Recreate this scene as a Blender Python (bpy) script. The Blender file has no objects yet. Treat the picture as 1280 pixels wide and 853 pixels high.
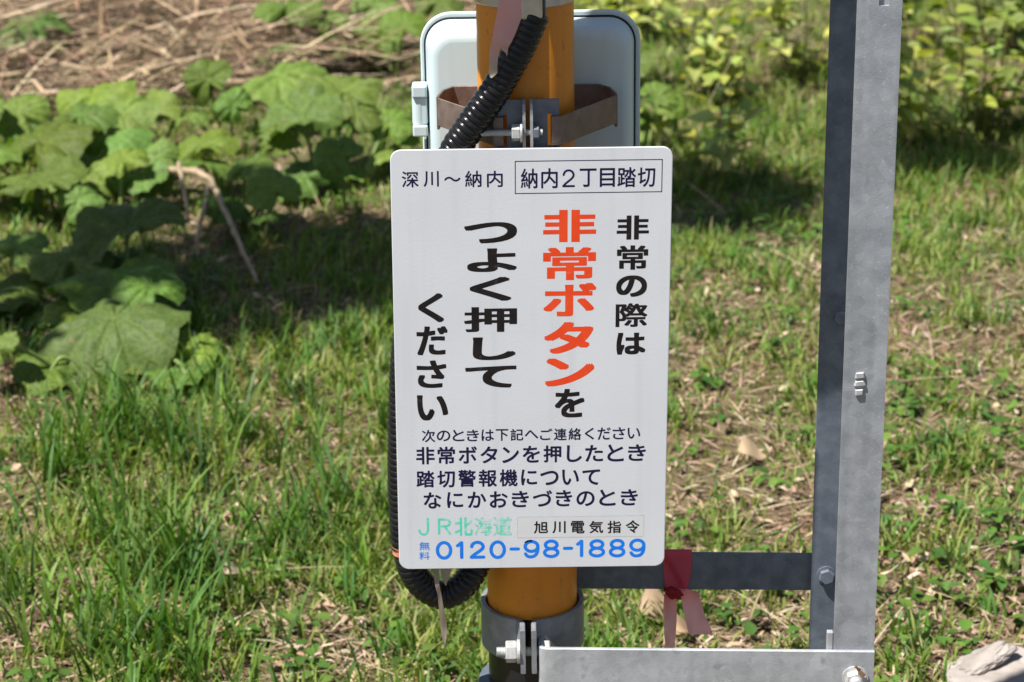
# -*- coding: utf-8 -*-
import bpy, bmesh, math, random
import numpy as np
from mathutils import Vector, Matrix

S = bpy.context.scene
COL = S.collection
R = math.radians

# ------------------------------------------------------------------ camera, sky, sun, exposure
cam_d = bpy.data.cameras.new('camera')
cam_d.sensor_width = 36.0
cam_d.lens = 80.0
cam_d.clip_start = 0.05
cam_d.clip_end = 1000.0
cam_d.dof.use_dof = True
cam_d.dof.focus_distance = 2.47
cam_d.dof.aperture_fstop = 8.5
cam_d.dof.aperture_blades = 7
cam = bpy.data.objects.new('camera', cam_d)
COL.objects.link(cam)
cam.matrix_world = (Matrix.Translation((0, 0, 1.6)) @ Matrix.Rotation(R(90 - 19.8), 4, 'X')
                    @ Matrix.Rotation(-0.0153, 4, 'Z'))
S.camera = cam

SUN_EL, SUN_AZ = R(62), R(60)          # azimuth measured from the side of the camera towards the left
sun_dir = Vector((-math.sin(SUN_AZ) * math.cos(SUN_EL), -math.cos(SUN_AZ) * math.cos(SUN_EL), math.sin(SUN_EL)))
w = bpy.data.worlds.new('World')
S.world = w
w.use_nodes = True
nt = w.node_tree
sky = nt.nodes.new('ShaderNodeTexSky')
sky.sky_type = 'NISHITA'
sky.sun_disc = False
sky.sun_elevation = SUN_EL
sky.sun_rotation = math.atan2(sun_dir.x, sun_dir.y)
nt.links.new(sky.outputs[0], nt.nodes['Background'].inputs[0])
nt.nodes['Background'].inputs[1].default_value = 0.05
sun_d = bpy.data.lights.new('sun', 'SUN')
sun_d.energy = 5.0
sun_d.angle = R(0.53)
sun_d.color = (1.0, 0.97, 0.93)
sun = bpy.data.objects.new('sun', sun_d)
COL.objects.link(sun)
sun.location = (-3, -1, 6)
sun.rotation_euler = sun_dir.to_track_quat('Z', 'Y').to_euler()
S.view_settings.view_transform = 'Standard'
S.view_settings.look = 'None'
S.view_settings.gamma = 1.0
S.view_settings.exposure = 0.82

# ------------------------------------------------------------------ helpers
rnd = random.Random(7)
rng = np.random.default_rng(11)


def tag(o, label=None, cat=None, group=None, kind=None):
    if label: o['label'] = label
    if cat: o['category'] = cat
    if group: o['group'] = group
    if kind: o['kind'] = kind
    return o


def thing(name, loc, label, cat, group=None):
    o = bpy.data.objects.new(name, None)
    COL.objects.link(o)
    o.location = loc
    o.empty_display_size = 0.05
    return tag(o, label, cat, group)


def root_loc(p):
    return p.location if p.parent is None else root_loc(p.parent)


def mk(name, V, F, mat, parent=None, smooth=False, col=None):
    """V, F in world coordinates; V becomes local to the root of the parent."""
    V = np.asarray(V, dtype=np.float64).reshape(-1, 3)
    if parent is not None:
        V = V - np.array(root_loc(parent))
    me = bpy.data.meshes.new(name)
    if isinstance(F, np.ndarray):
        n, k = F.shape
        me.vertices.add(len(V)); me.vertices.foreach_set('co', V.astype(np.float32).ravel())
        me.loops.add(n * k); me.loops.foreach_set('vertex_index', F.astype(np.int32).ravel())
        me.polygons.add(n); me.polygons.foreach_set('loop_start', np.arange(0, n * k, k, dtype=np.int32))
        me.update(calc_edges=True)
    else:
        me.from_pydata([tuple(v) for v in V], [], F)
        me.update()
    if smooth:
        me.polygons.foreach_set('use_smooth', np.ones(len(me.polygons), dtype=bool))
    if col is not None:
        a = me.color_attributes.new('tint', 'FLOAT_COLOR', 'POINT')
        c = np.ones((len(V), 4), dtype=np.float32); c[:, :col.shape[1]] = col
        a.data.foreach_set('color', c.ravel())
    me.materials.append(mat)
    me.validate()
    o = bpy.data.objects.new(name, me)
    COL.objects.link(o)
    if parent is not None:
        o.parent = parent
    return o


def bm_to(name, bm, mat, parent=None, smooth=False, sharp=35):
    bmesh.ops.recalc_face_normals(bm, faces=bm.faces)
    me = bpy.data.meshes.new(name)
    if parent is not None:
        bmesh.ops.translate(bm, vec=-Vector(root_loc(parent)), verts=bm.verts)
    if smooth:
        for f in bm.faces: f.smooth = len(f.verts) <= 6
        for e in bm.edges:
            if len(e.link_faces) == 2 and e.calc_face_angle(0) > R(sharp): e.smooth = False
    bm.to_mesh(me); bm.free()
    me.materials.append(mat)
    o = bpy.data.objects.new(name, me)
    COL.objects.link(o)
    if parent is not None: o.parent = parent
    return o


def bm_box(bm, lo, hi, bevel=0.0, M=None, seg=2):
    c = [(a + b) / 2 for a, b in zip(lo, hi)]
    d = [b - a for a, b in zip(lo, hi)]
    g = bmesh.ops.create_cube(bm, size=1, matrix=Matrix.Translation(c) @ Matrix.Diagonal((*d, 1)))
    vs = g['verts']
    if bevel > 0:
        es = list({e for v in vs for e in v.link_edges})
        r = bmesh.ops.bevel(bm, geom=es, offset=bevel, segments=seg, profile=0.5, affect='EDGES')
        vs = list(set(r['verts']) | {v for v in vs if v.is_valid})
    if M is not None:
        bmesh.ops.transform(bm, matrix=M, verts=[v for v in vs if v.is_valid])
    return vs


def bm_cyl(bm, p0, p1, r, n=24, r1=None, caps=True):
    p0, p1 = Vector(p0), Vector(p1)
    d = p1 - p0
    M = Matrix.Translation((p0 + p1) / 2) @ d.to_track_quat('Z', 'Y').to_matrix().to_4x4()
    return bmesh.ops.create_cone(bm, cap_ends=caps, segments=n, radius1=r, radius2=r if r1 is None else r1, depth=d.length, matrix=M)['verts']


def bm_lathe(bm, p0, axis, prof, n=32):
    """prof: list of (distance along axis, radius)"""
    p0, axis = Vector(p0), Vector(axis).normalized()
    q = axis.to_track_quat('Z', 'Y')
    a, b = q @ Vector((1, 0, 0)), q @ Vector((0, 1, 0))
    rows = []
    for t, r in prof:
        rows.append([bm.verts.new(p0 + axis * t + (a * math.cos(k * 2 * math.pi / n) + b * math.sin(k * 2 * math.pi / n)) * r) for k in range(n)])
    for i in range(len(rows) - 1):
        for k in range(n):
            bm.faces.new((rows[i][k], rows[i][(k + 1) % n], rows[i + 1][(k + 1) % n], rows[i + 1][k]))
    bm.faces.new(rows[0][::-1]); bm.faces.new(rows[-1])


def round_rect(w, h, r, n=8):
    pts = []
    for cx, cy, a0 in ((w / 2 - r, h / 2 - r, 0), (-w / 2 + r, h / 2 - r, 90), (-w / 2 + r, -h / 2 + r, 180), (w / 2 - r, -h / 2 + r, 270)):
        for k in range(n + 1):
            a = R(a0 + 90 * k / n)
            pts.append((cx + r * math.cos(a), cy + r * math.sin(a)))
    return pts


def bm_loft(bm, loops, cap0=True, cap1=True):
    rows = [[bm.verts.new(p) for p in L] for L in loops]
    n = len(rows[0])
    for i in range(len(rows) - 1):
        for k in range(n):
            bm.faces.new((rows[i][k], rows[i][(k + 1) % n], rows[i + 1][(k + 1) % n], rows[i + 1][k]))
    if cap0: bm.faces.new(rows[0][::-1])
    if cap1: bm.faces.new(rows[-1])


def bm_extrude(bm, poly, vec):
    """poly: 3-D points of a closed outline, pushed along vec"""
    vec = Vector(vec)
    bm_loft(bm, [[Vector(p) for p in poly], [Vector(p) + vec for p in poly]])


def catmull(pts, n=16):
    P = [np.array(p, float) for p in pts]
    P = [2 * P[0] - P[1]] + P + [2 * P[-1] - P[-2]]
    out = []
    for i in range(1, len(P) - 2):
        a, b, c, d = P[i - 1], P[i], P[i + 1], P[i + 2]
        for k in range(n):
            t = k / n
            out.append(0.5 * ((2 * b) + (-a + c) * t + (2 * a - 5 * b + 4 * c - d) * t * t + (-a + 3 * b - 3 * c + d) * t ** 3))
    out.append(P[-2])
    return np.array(out)


def resample(P, step):
    d = np.r_[0, np.cumsum(np.linalg.norm(np.diff(P, axis=0), axis=1))]
    n = max(2, int(d[-1] / step) + 1)
    s = np.linspace(0, d[-1], n)
    return np.stack([np.interp(s, d, P[:, k]) for k in range(3)], 1), s


def tube(P, rad, n=10, cap=True):
    """P (m,3), rad scalar or (m,) -> V, quads"""
    P = np.asarray(P, float); m = len(P)
    rad = np.broadcast_to(rad, (m,))
    T = np.gradient(P, axis=0); T /= np.linalg.norm(T, axis=1)[:, None] + 1e-12
    ref = np.array([0.13, 1.0, 0.21]); ref /= np.linalg.norm(ref)
    V = []
    A = ref - T[0] * (ref @ T[0]); A /= np.linalg.norm(A)
    for i in range(m):
        A = A - T[i] * (A @ T[i]); A /= np.linalg.norm(A)
        B = np.cross(T[i], A)
        a = np.arange(n) * 2 * np.pi / n
        V.append(P[i] + rad[i] * (np.cos(a)[:, None] * A + np.sin(a)[:, None] * B))
    V = np.concatenate(V)
    F = []
    for i in range(m - 1):
        for k in range(n):
            F.append((i * n + k, i * n + (k + 1) % n, (i + 1) * n + (k + 1) % n, (i + 1) * n + k))
    if cap:
        F.append(tuple(range(n))[::-1]); F.append(tuple(range((m - 1) * n, m * n)))
    return V, F


def join(parts):
    V, F, o = [], [], 0
    for v, f in parts:
        V.append(v); F += [tuple(i + o for i in q) for q in f]; o += len(v)
    return np.concatenate(V), F


def _hash(ix, iy, s):
    h = (ix.astype(np.int64) * 374761393 + iy.astype(np.int64) * 668265263 + s * 1442695041) & 0x7fffffff
    h = (h ^ (h >> 13)) * 1274126177 & 0x7fffffff
    return ((h ^ (h >> 16)) & 0xffff) / 65535.0


def vnoise(x, y, s=0):
    x, y = np.asarray(x, float), np.asarray(y, float)
    ix, iy = np.floor(x), np.floor(y)
    fx, fy = x - ix, y - iy
    fx, fy = fx * fx * (3 - 2 * fx), fy * fy * (3 - 2 * fy)
    a, b = _hash(ix, iy, s), _hash(ix + 1, iy, s)
    c, d = _hash(ix, iy + 1, s), _hash(ix + 1, iy + 1, s)
    return (a * (1 - fx) + b * fx) * (1 - fy) + (c * (1 - fx) + d * fx) * fy


def fbm(x, y, s=0, o=3):
    v, a, t = 0, 1.0, 0
    for i in range(o):
        v = v + a * vnoise(x * 2 ** i, y * 2 ** i, s + i * 17); t += a; a *= 0.5
    return v / t


def gz(x, y):
    """height of the ground"""
    x, y = np.asarray(x, float), np.asarray(y, float)
    fade = np.clip(1 - (np.hypot(x, y - 5) - 12) / 20, 0, 1)
    return ((fbm(x * 0.9 + 3, y * 0.9, 5, 2) - 0.5) * 0.07 + (vnoise(x * 7, y * 7, 9) - 0.5) * 0.02) * fade


# ------------------------------------------------------------------ materials
def material(name, base=(0.5, 0.5, 0.5), rough=0.5, metal=0.0, spec=0.5):
    m = bpy.data.materials.new(name)
    m.use_nodes = True
    b = m.node_tree.nodes['Principled BSDF']
    b.inputs['Base Color'].default_value = (*base, 1)
    b.inputs['Roughness'].default_value = rough
    b.inputs['Metallic'].default_value = metal
    b.inputs['Specular IOR Level'].default_value = spec
    return m


def N(m, t, **kw):
    n = m.node_tree.nodes.new(t)
    for k, v in kw.items():
        if k in n.inputs: n.inputs[k].default_value = v
        else: setattr(n, k, v)
    return n


def L(m, a, b):
    m.node_tree.links.new(a, b)


def mottled(name, c0, c1, scale=20, rough=(0.4, 0.6), metal=0.0, detail=6, bump=0.0, bump_scale=200, lo=0.35, hi=0.65, c2=None, s2=300, amt2=0.5, spec=0.5, spangle=0.0, streak=0.0):
    """two-tone noise material in object space, optional fine speckle and bump"""
    m = material(name, c0, rough[0], metal, spec)
    b = m.node_tree.nodes['Principled BSDF']
    tc = N(m, 'ShaderNodeTexCoord')
    n = N(m, 'ShaderNodeTexNoise'); n.inputs['Scale'].default_value = scale; n.inputs['Detail'].default_value = detail
    L(m, tc.outputs['Object'], n.inputs['Vector'])
    cr = N(m, 'ShaderNodeValToRGB')
    cr.color_ramp.elements[0].position = lo; cr.color_ramp.elements[1].position = hi
    cr.color_ramp.elements[0].color = (*c0, 1); cr.color_ramp.elements[1].color = (*c1, 1)
    L(m, n.outputs['Fac'], cr.inputs['Fac'])
    out = cr.outputs['Color']
    if c2 is not None:
        n2 = N(m, 'ShaderNodeTexNoise'); n2.inputs['Scale'].default_value = s2; n2.inputs['Detail'].default_value = 3
        L(m, tc.outputs['Object'], n2.inputs['Vector'])
        r2 = N(m, 'ShaderNodeMapRange'); r2.inputs['From Min'].default_value = 0.62; r2.inputs['From Max'].default_value = 0.75; r2.inputs['To Max'].default_value = amt2
        L(m, n2.outputs['Fac'], r2.inputs['Value'])
        mx = N(m, 'ShaderNodeMix', data_type='RGBA')
        L(m, r2.outputs['Result'], mx.inputs['Factor']); L(m, out, mx.inputs['A']); mx.inputs['B'].default_value = (*c2, 1)
        out = mx.outputs['Result']
    if spangle > 0:
        vo = N(m, 'ShaderNodeTexVoronoi'); vo.inputs['Scale'].default_value = 95
        L(m, tc.outputs['Object'], vo.inputs['Vector'])
        sp = N(m, 'ShaderNodeSeparateColor'); L(m, vo.outputs['Color'], sp.inputs['Color'])
        r3 = N(m, 'ShaderNodeMapRange'); r3.inputs['To Min'].default_value = 1 - spangle; r3.inputs['To Max'].default_value = 1 + spangle
        L(m, sp.outputs[0], r3.inputs['Value'])
        mx = N(m, 'ShaderNodeMix', data_type='RGBA', blend_type='MULTIPLY'); mx.inputs['Factor'].default_value = 1
        L(m, out, mx.inputs['A']); L(m, r3.outputs['Result'], mx.inputs['B']); out = mx.outputs['Result']
    if streak > 0:
        mp = N(m, 'ShaderNodeMapping'); mp.inputs['Scale'].default_value = (70, 70, 2.2)
        L(m, tc.outputs['Object'], mp.inputs['Vector'])
        n5 = N(m, 'ShaderNodeTexNoise'); n5.inputs['Scale'].default_value = 1.0; n5.inputs['Detail'].default_value = 5
        L(m, mp.outputs['Vector'], n5.inputs['Vector'])
        r5 = N(m, 'ShaderNodeMapRange'); r5.inputs['From Min'].default_value = 0.52; r5.inputs['From Max'].default_value = 0.78; r5.inputs['To Min'].default_value = 1.0; r5.inputs['To Max'].default_value = 1 - streak
        L(m, n5.outputs['Fac'], r5.inputs['Value'])
        mx = N(m, 'ShaderNodeMix', data_type='RGBA', blend_type='MULTIPLY'); mx.inputs['Factor'].default_value = 1
        L(m, out, mx.inputs['A']); L(m, r5.outputs['Result'], mx.inputs['B']); out = mx.outputs['Result']
    L(m, out, b.inputs['Base Color'])
    mr = N(m, 'ShaderNodeMapRange'); mr.inputs['To Min'].default_value = rough[0]; mr.inputs['To Max'].default_value = rough[1]
    L(m, n.outputs['Fac'], mr.inputs['Value']); L(m, mr.outputs['Result'], b.inputs['Roughness'])
    if bump > 0:
        n3 = N(m, 'ShaderNodeTexNoise'); n3.inputs['Scale'].default_value = bump_scale; n3.inputs['Detail'].default_value = 4
        L(m, tc.outputs['Object'], n3.inputs['Vector'])
        bp = N(m, 'ShaderNodeBump'); bp.inputs['Strength'].default_value = bump; bp.inputs['Distance'].default_value = 0.002
        L(m, n3.outputs['Fac'], bp.inputs['Height']); L(m, bp.outputs['Normal'], b.inputs['Normal'])
    return m


def plantmat(name, rough=0.5, trans=0.35, spots=False, tcol=(1.0, 1.1, 0.35), spec=0.4):
    """colour from the 'tint' attribute, thin translucent leaf"""
    m = material(name, (0.1, 0.2, 0.05), rough, 0, spec)
    b = m.node_tree.nodes['Principled BSDF']
    at = N(m, 'ShaderNodeAttribute'); at.attribute_name = 'tint'
    src = at.outputs['Color']
    if spots:
        tc = N(m, 'ShaderNodeTexCoord')
        n1 = N(m, 'ShaderNodeTexNoise'); n1.inputs['Scale'].default_value = 55; n1.inputs['Detail'].default_value = 4
        L(m, tc.outputs['Object'], n1.inputs['Vector'])
        r1 = N(m, 'ShaderNodeMapRange'); r1.inputs['From Min'].default_value = 0.66; r1.inputs['From Max'].default_value = 0.72; r1.inputs['To Max'].default_value = 0.8
        L(m, n1.outputs['Fac'], r1.inputs['Value'])
        mx = N(m, 'ShaderNodeMix', data_type='RGBA'); L(m, r1.outputs['Result'], mx.inputs['Factor']); L(m, src, mx.inputs['A']); mx.inputs['B'].default_value = (0.20, 0.13, 0.05, 1)
        vo = N(m, 'ShaderNodeTexVoronoi', feature='DISTANCE_TO_EDGE'); vo.inputs['Scale'].default_value = 62
        L(m, tc.outputs['Object'], vo.inputs['Vector'])
        r2 = N(m, 'ShaderNodeMapRange'); r2.inputs['From Min'].default_value = 0.0; r2.inputs['From Max'].default_value = 0.12; r2.inputs['To Min'].default_value = 1.3; r2.inputs['To Max'].default_value = 0.94
        L(m, vo.outputs['Distance'], r2.inputs['Value'])
        mm = N(m, 'ShaderNodeMix', data_type='RGBA', blend_type='MULTIPLY'); mm.inputs['Factor'].default_value = 1
        L(m, mx.outputs['Result'], mm.inputs['A']); L(m, r2.outputs['Result'], mm.inputs['B']); src = mm.outputs['Result']
        bp = N(m, 'ShaderNodeBump'); bp.inputs['Strength'].default_value = 0.5; bp.inputs['Distance'].default_value = 0.003
        L(m, vo.outputs['Distance'], bp.inputs['Height']); L(m, bp.outputs['Normal'], b.inputs['Normal'])
    L(m, src, b.inputs['Base Color'])
    if trans > 0:
        tr = N(m, 'ShaderNodeBsdfTranslucent')
        mx = N(m, 'ShaderNodeMix', data_type='RGBA', blend_type='MULTIPLY'); mx.inputs['Factor'].default_value = 1
        L(m, src, mx.inputs['A']); mx.inputs['B'].default_value = (*tcol, 1)
        L(m, mx.outputs['Result'], tr.inputs['Color'])
        ms = N(m, 'ShaderNodeMixShader'); ms.inputs['Fac'].default_value = trans
        L(m, b.outputs['BSDF'], ms.inputs[1]); L(m, tr.outputs['BSDF'], ms.inputs[2])
        L(m, ms.outputs['Shader'], m.node_tree.nodes['Material Output'].inputs['Surface'])
    return m


MT = {}
MT['sign'] = mottled('sign_white_paint', (0.655, 0.665, 0.69), (0.69, 0.70, 0.72), streak=0.07, scale=9, rough=(0.62, 0.72), bump=0.05, bump_scale=350, c2=(0.62, 0.62, 0.62), s2=90, amt2=0.25)
MT['navy'] = mottled('navy_print', (0.010, 0.010, 0.045), (0.014, 0.013, 0.055), scale=60, rough=(0.5, 0.6), spec=0.15)
MT['black_print'] = mottled('black_print', (0.013, 0.010, 0.010), (0.020, 0.016, 0.016), scale=60, rough=(0.5, 0.6), spec=0.15, c2=(0.10, 0.09, 0.09), s2=160, amt2=0.5)
MT['red_print'] = mottled('red_print', (0.80, 0.065, 0.016), (0.84, 0.08, 0.022), scale=40, rough=(0.5, 0.6), spec=0.15, c2=(0.85, 0.25, 0.12), s2=170, amt2=0.4)
MT['blue_print'] = mottled('blue_print', (0.010, 0.19, 0.78), (0.014, 0.22, 0.82), scale=60, rough=(0.5, 0.6), spec=0.15)
MT['green_print'] = mottled('faded_green_print', (0.10, 0.68, 0.46), (0.60, 0.75, 0.70), scale=110, rough=(0.4, 0.5), detail=4, lo=0.50, hi=0.72)
MT['green_worn'] = mottled('worn_green_print', (0.13, 0.68, 0.47), (0.62, 0.70, 0.69), scale=130, rough=(0.4, 0.5), detail=4, lo=0.40, hi=0.62)
MT['sticker'] = mottled('sticker_film', (0.65, 0.65, 0.655), (0.68, 0.685, 0.69), scale=30, rough=(0.55, 0.65))
MT['sticker_edge'] = mottled('sticker_dirty_edge', (0.42, 0.39, 0.34), (0.60, 0.585, 0.56), scale=140, rough=(0.5, 0.6))
MT['yellow'] = mottled('yellow_pole_paint', (0.65, 0.215, 0.010), (0.72, 0.245, 0.013), streak=0.10, scale=14, rough=(0.32, 0.45), bump=0.06, bump_scale=160, c2=(0.22, 0.11, 0.05), s2=110, amt2=0.5)
MT['black_paint'] = mottled('black_pole_paint', (0.008, 0.008, 0.009), (0.014, 0.014, 0.016), scale=14, rough=(0.25, 0.4), bump=0.05)
MT['galv'] = mottled('galvanised_steel', (0.285, 0.30, 0.32), (0.375, 0.39, 0.41), spangle=0.09, streak=0.16, scale=35, rough=(0.42, 0.6), metal=0.25, bump=0.12, bump_scale=500, c2=(0.62, 0.63, 0.64), s2=420, amt2=0.6, detail=8)
MT['galv_bar'] = mottled('bright_galvanised_bar', (0.36, 0.37, 0.385), (0.47, 0.48, 0.50), spangle=0.08, streak=0.12, scale=22, rough=(0.38, 0.6), metal=0.25, bump=0.12, bump_scale=400, c2=(0.24, 0.24, 0.25), s2=60, amt2=0.6, detail=8)
MT['galv_dark'] = mottled('dark_steel_with_shade', (0.10, 0.122, 0.155), (0.145, 0.17, 0.205), spangle=0.10, streak=0.15, scale=45, rough=(0.5, 0.65), metal=0.2, bump=0.12, bump_scale=500, c2=(0.28, 0.29, 0.30), s2=420, amt2=0.5)  # darker galvanised tone; rear flange and cross bar carry their shade in it
MT['clamp_grey'] = mottled('grey_clamp_steel', (0.20, 0.21, 0.225), (0.27, 0.28, 0.295), spangle=0.08, scale=45, rough=(0.42, 0.6), metal=0.25, bump=0.12, bump_scale=500, c2=(0.38, 0.39, 0.40), s2=300, amt2=0.5)
MT['bolt'] = mottled('zinc_bolt', (0.45, 0.45, 0.44), (0.58, 0.58, 0.56), scale=160, rough=(0.35, 0.55), metal=0.35, bump=0.15, bump_scale=900)
MT['stainless'] = mottled('stainless_band', (0.46, 0.44, 0.41), (0.58, 0.56, 0.53), scale=50, rough=(0.22, 0.36), metal=0.9)
MT['rust'] = mottled('brown_rusted_strap', (0.16, 0.115, 0.095), (0.23, 0.175, 0.15), scale=60, rough=(0.4, 0.6), metal=0.35, bump=0.15, bump_scale=600, c2=(0.34, 0.11, 0.035), s2=45, amt2=0.55)
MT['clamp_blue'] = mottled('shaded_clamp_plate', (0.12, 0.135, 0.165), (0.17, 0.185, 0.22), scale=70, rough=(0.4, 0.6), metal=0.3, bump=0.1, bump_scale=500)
MT['cabinet'] = mottled('pale_grey_green_plastic', (0.53, 0.65, 0.665), (0.57, 0.68, 0.695), streak=0.08, scale=6, rough=(0.35, 0.45), bump=0.03, bump_scale=600)
MT['seal'] = mottled('black_rubber_seal', (0.010, 0.011, 0.018), (0.016, 0.017, 0.022), scale=90, rough=(0.6, 0.7))
MT['conduit'] = mottled('black_glossy_plastic', (0.006, 0.006, 0.007), (0.012, 0.012, 0.012), scale=60, spec=0.4, rough=(0.16, 0.30), c2=(0.06, 0.055, 0.05), s2=120, amt2=0.35)
MT['orange_tape'] = mottled('orange_tape', (0.55, 0.15, 0.07), (0.66, 0.30, 0.18), scale=150, rough=(0.4, 0.5))
MT['tape'] = plantmat('faded_pink_tape', rough=0.45, trans=0.5, tcol=(1, 0.9, 0.85))
MT['ribbon'] = plantmat('red_vinyl_ribbon', rough=0.35, trans=0.5, tcol=(1.1, 0.8, 0.8))
MT['rock'] = mottled('weathered_rock', (0.25, 0.215, 0.185), (0.42, 0.37, 0.33), scale=16, rough=(0.75, 0.9), bump=0.6, bump_scale=60, c2=(0.16, 0.12, 0.09), s2=24, amt2=0.7, detail=9)
MT['leaf'] = plantmat('butterbur_leaf', spots=True, rough=0.58, trans=0.30, spec=0.25)
MT['stalk'] = plantmat('green_stalk', rough=0.5, trans=0.0)
MT['grass'] = plantmat('grass_blade', rough=0.5, trans=0.38, spec=0.3)
MT['dry'] = plantmat('dry_plant', rough=0.75, trans=0.12, tcol=(1, 0.9, 0.7), spec=0.25)
MT['insect'] = mottled('insect_brown', (0.05, 0.025, 0.01), (0.22, 0.10, 0.03), scale=900, rough=(0.3, 0.5))
MT['wing'] = mottled('insect_wing', (0.20, 0.13, 0.07), (0.28, 0.2, 0.12), scale=700, rough=(0.2, 0.3))
MT['red_paint'] = mottled('red_enamel', (0.55, 0.03, 0.02), (0.60, 0.04, 0.025), scale=30, rough=(0.3, 0.45))


def soil_material():
    m = material('soil', (0.15, 0.1, 0.06), 0.9, 0, 0.2)
    b = m.node_tree.nodes['Principled BSDF']
    tc = N(m, 'ShaderNodeTexCoord')
    n1 = N(m, 'ShaderNodeTexNoise'); n1.inputs['Scale'].default_value = 1.1; n1.inputs['Detail'].default_value = 8
    n2 = N(m, 'ShaderNodeTexNoise'); n2.inputs['Scale'].default_value = 45; n2.inputs['Detail'].default_value = 8
    for n in (n1, n2): L(m, tc.outputs['Object'], n.inputs['Vector'])
    c1 = N(m, 'ShaderNodeValToRGB'); e = c1.color_ramp.elements
    e[0].position = 0.3; e[0].color = (0.055, 0.036, 0.02, 1); e[1].position = 0.7; e[1].color = (0.20, 0.135, 0.08, 1)
    L(m, n2.outputs['Fac'], c1.inputs['Fac'])
    mx = N(m, 'ShaderNodeMix', data_type='RGBA'); mx.inputs['B'].default_value = (0.06, 0.10, 0.022, 1)
    r = N(m, 'ShaderNodeMapRange'); r.inputs['From Min'].default_value = 0.4; r.inputs['From Max'].default_value = 0.62; r.inputs['To Max'].default_value = 0.75
    L(m, n1.outputs['Fac'], r.inputs['Value']); L(m, r.outputs['Result'], mx.inputs['Factor']); L(m, c1.outputs['Color'], mx.inputs['A'])
    L(m, mx.outputs['Result'], b.inputs['Base Color'])
    bp = N(m, 'ShaderNodeBump'); bp.inputs['Strength'].default_value = 0.8; bp.inputs['Distance'].default_value = 0.01
    L(m, n2.outputs['Fac'], bp.inputs['Height']); L(m, bp.outputs['Normal'], b.inputs['Normal'])
    return m


MT['soil'] = soil_material()
MT['gravel'] = mottled('worn_asphalt', (0.05, 0.05, 0.05), (0.09, 0.088, 0.085), scale=38, rough=(0.8, 0.95), bump=1.0, bump_scale=45, c2=(0.16, 0.155, 0.15), s2=70, amt2=0.6)

# ------------------------------------------------------------------ ground
def axis_coords(lo, hi, step, far):
    c = list(np.arange(lo, hi + 1e-6, step))
    k, d = hi, step
    while k < far: d *= 1.35; k += d; c.append(k)
    k, d = lo, step
    pre = []
    while k > -far: d *= 1.35; k -= d; pre.append(k)
    return np.array(pre[::-1] + c)


gx, gy = axis_coords(-3.4, 3.4, 0.05, 260), axis_coords(0.6, 11.0, 0.05, 260)
X, Y = np.meshgrid(gx, gy)
V = np.stack([X.ravel(), Y.ravel(), gz(X, Y).ravel()], 1)
ny, nx = X.shape
i = (np.arange(ny - 1)[:, None] * nx + np.arange(nx - 1)[None, :]).ravel()
ground = mk('ground', V, np.stack([i, i + 1, i + nx + 1, i + nx], 1), MT['soil'], smooth=True)
tag(ground, 'brown earth and dead litter under the patchy grass', 'ground', kind='structure')

xs = np.concatenate([np.linspace(-30, -4, 27), np.linspace(-3.5, 3.5, 71), np.linspace(4, 30, 27)])
ys = np.linspace(-3.2, 1.55, 48)
X, Y = np.meshgrid(xs, ys)
Y = Y + np.where(Y > 1.5, 0.10 * (fbm(X * 1.3, X * 0, 61, 2) - 0.5), 0)
V = np.stack([X.ravel(), Y.ravel(), gz(X, Y).ravel() + 0.03], 1)
ny, nx = X.shape
i = (np.arange(ny - 1)[:, None] * nx + np.arange(nx - 1)[None, :]).ravel()
tag(mk('road', V, np.stack([i, i + 1, i + nx + 1, i + nx], 1), MT['gravel'], smooth=True), 'worn grey asphalt road in front of the sign', 'road', kind='structure')

# ------------------------------------------------------------------ the yellow and black pole
PX, PY, PR = 0.0193, 2.42, 0.0526
PZ = float(gz(PX, PY))
pole = thing('warning_pole', (PX, PY, PZ), 'round steel pole painted yellow above and black below, standing behind the white sign', 'pole')
bm = bmesh.new()
bm_lathe(bm, (PX, PY, 0.404), (0, 0, 1), [(0, PR), (2.0, PR), (2.006, PR - 0.004)], 64)
bm_to('yellow_section', bm, MT['yellow'], pole, True)
bm = bmesh.new()
bm_lathe(bm, (PX, PY, PZ - 0.15), (0, 0, 1), [(0, PR), (0.404 - PZ + 0.15 - 0.0015, PR)], 64)
bm_to('black_section', bm, MT['black_paint'], pole, True)
bm = bmesh.new()
bm_lathe(bm, (PX, PY, 0.262), (0, 0, 1), [(0, PR + 0.001), (0, PR + 0.012), (0.004, PR + 0.0135), (0.036, PR + 0.0135), (0.04, PR + 0.012), (0.04, PR + 0.001)], 48)
bm_to('joint_ring', bm, MT['galv_dark'], pole, True)


def plan_strip(bm, pts, t, z0, z1):
    """flat bar bent along a plan polyline"""
    P = np.array(pts, float)
    D = np.gradient(P, axis=0); D /= np.linalg.norm(D, axis=1)[:, None]
    Nn = np.stack([-D[:, 1], D[:, 0]], 1) * t / 2
    loops = []
    c = min(0.0008, t * 0.25)
    for p, n in zip(P, Nn):
        u = n / np.linalg.norm(n) * c
        loops.append([(*(p + n), z0 + c), (*(p + n), z1 - c), (*(p + n - u), z1), (*(p - n + u), z1), (*(p - n), z1 - c), (*(p - n), z0 + c), (*(p - n + u), z0), (*(p + n - u), z0)])
    bm_loft(bm, loops)


def hex_nut(bm, c, axis, r, h, spin=0.2):
    axis = Vector(axis).normalized()
    q = axis.to_track_quat('Z', 'Y')
    a, b = q @ Vector((1, 0, 0)), q @ Vector((0, 1, 0))
    c = Vector(c)
    def hexa(t, k): return [c + axis * t + (a * math.cos(spin + i * math.pi / 3) + b * math.sin(spin + i * math.pi / 3)) * r * k for i in range(6)]
    bm_loft(bm, [hexa(0, 0.93), hexa(h * 0.1, 1), hexa(h * 0.88, 1), hexa(h, 0.90)])


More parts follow.
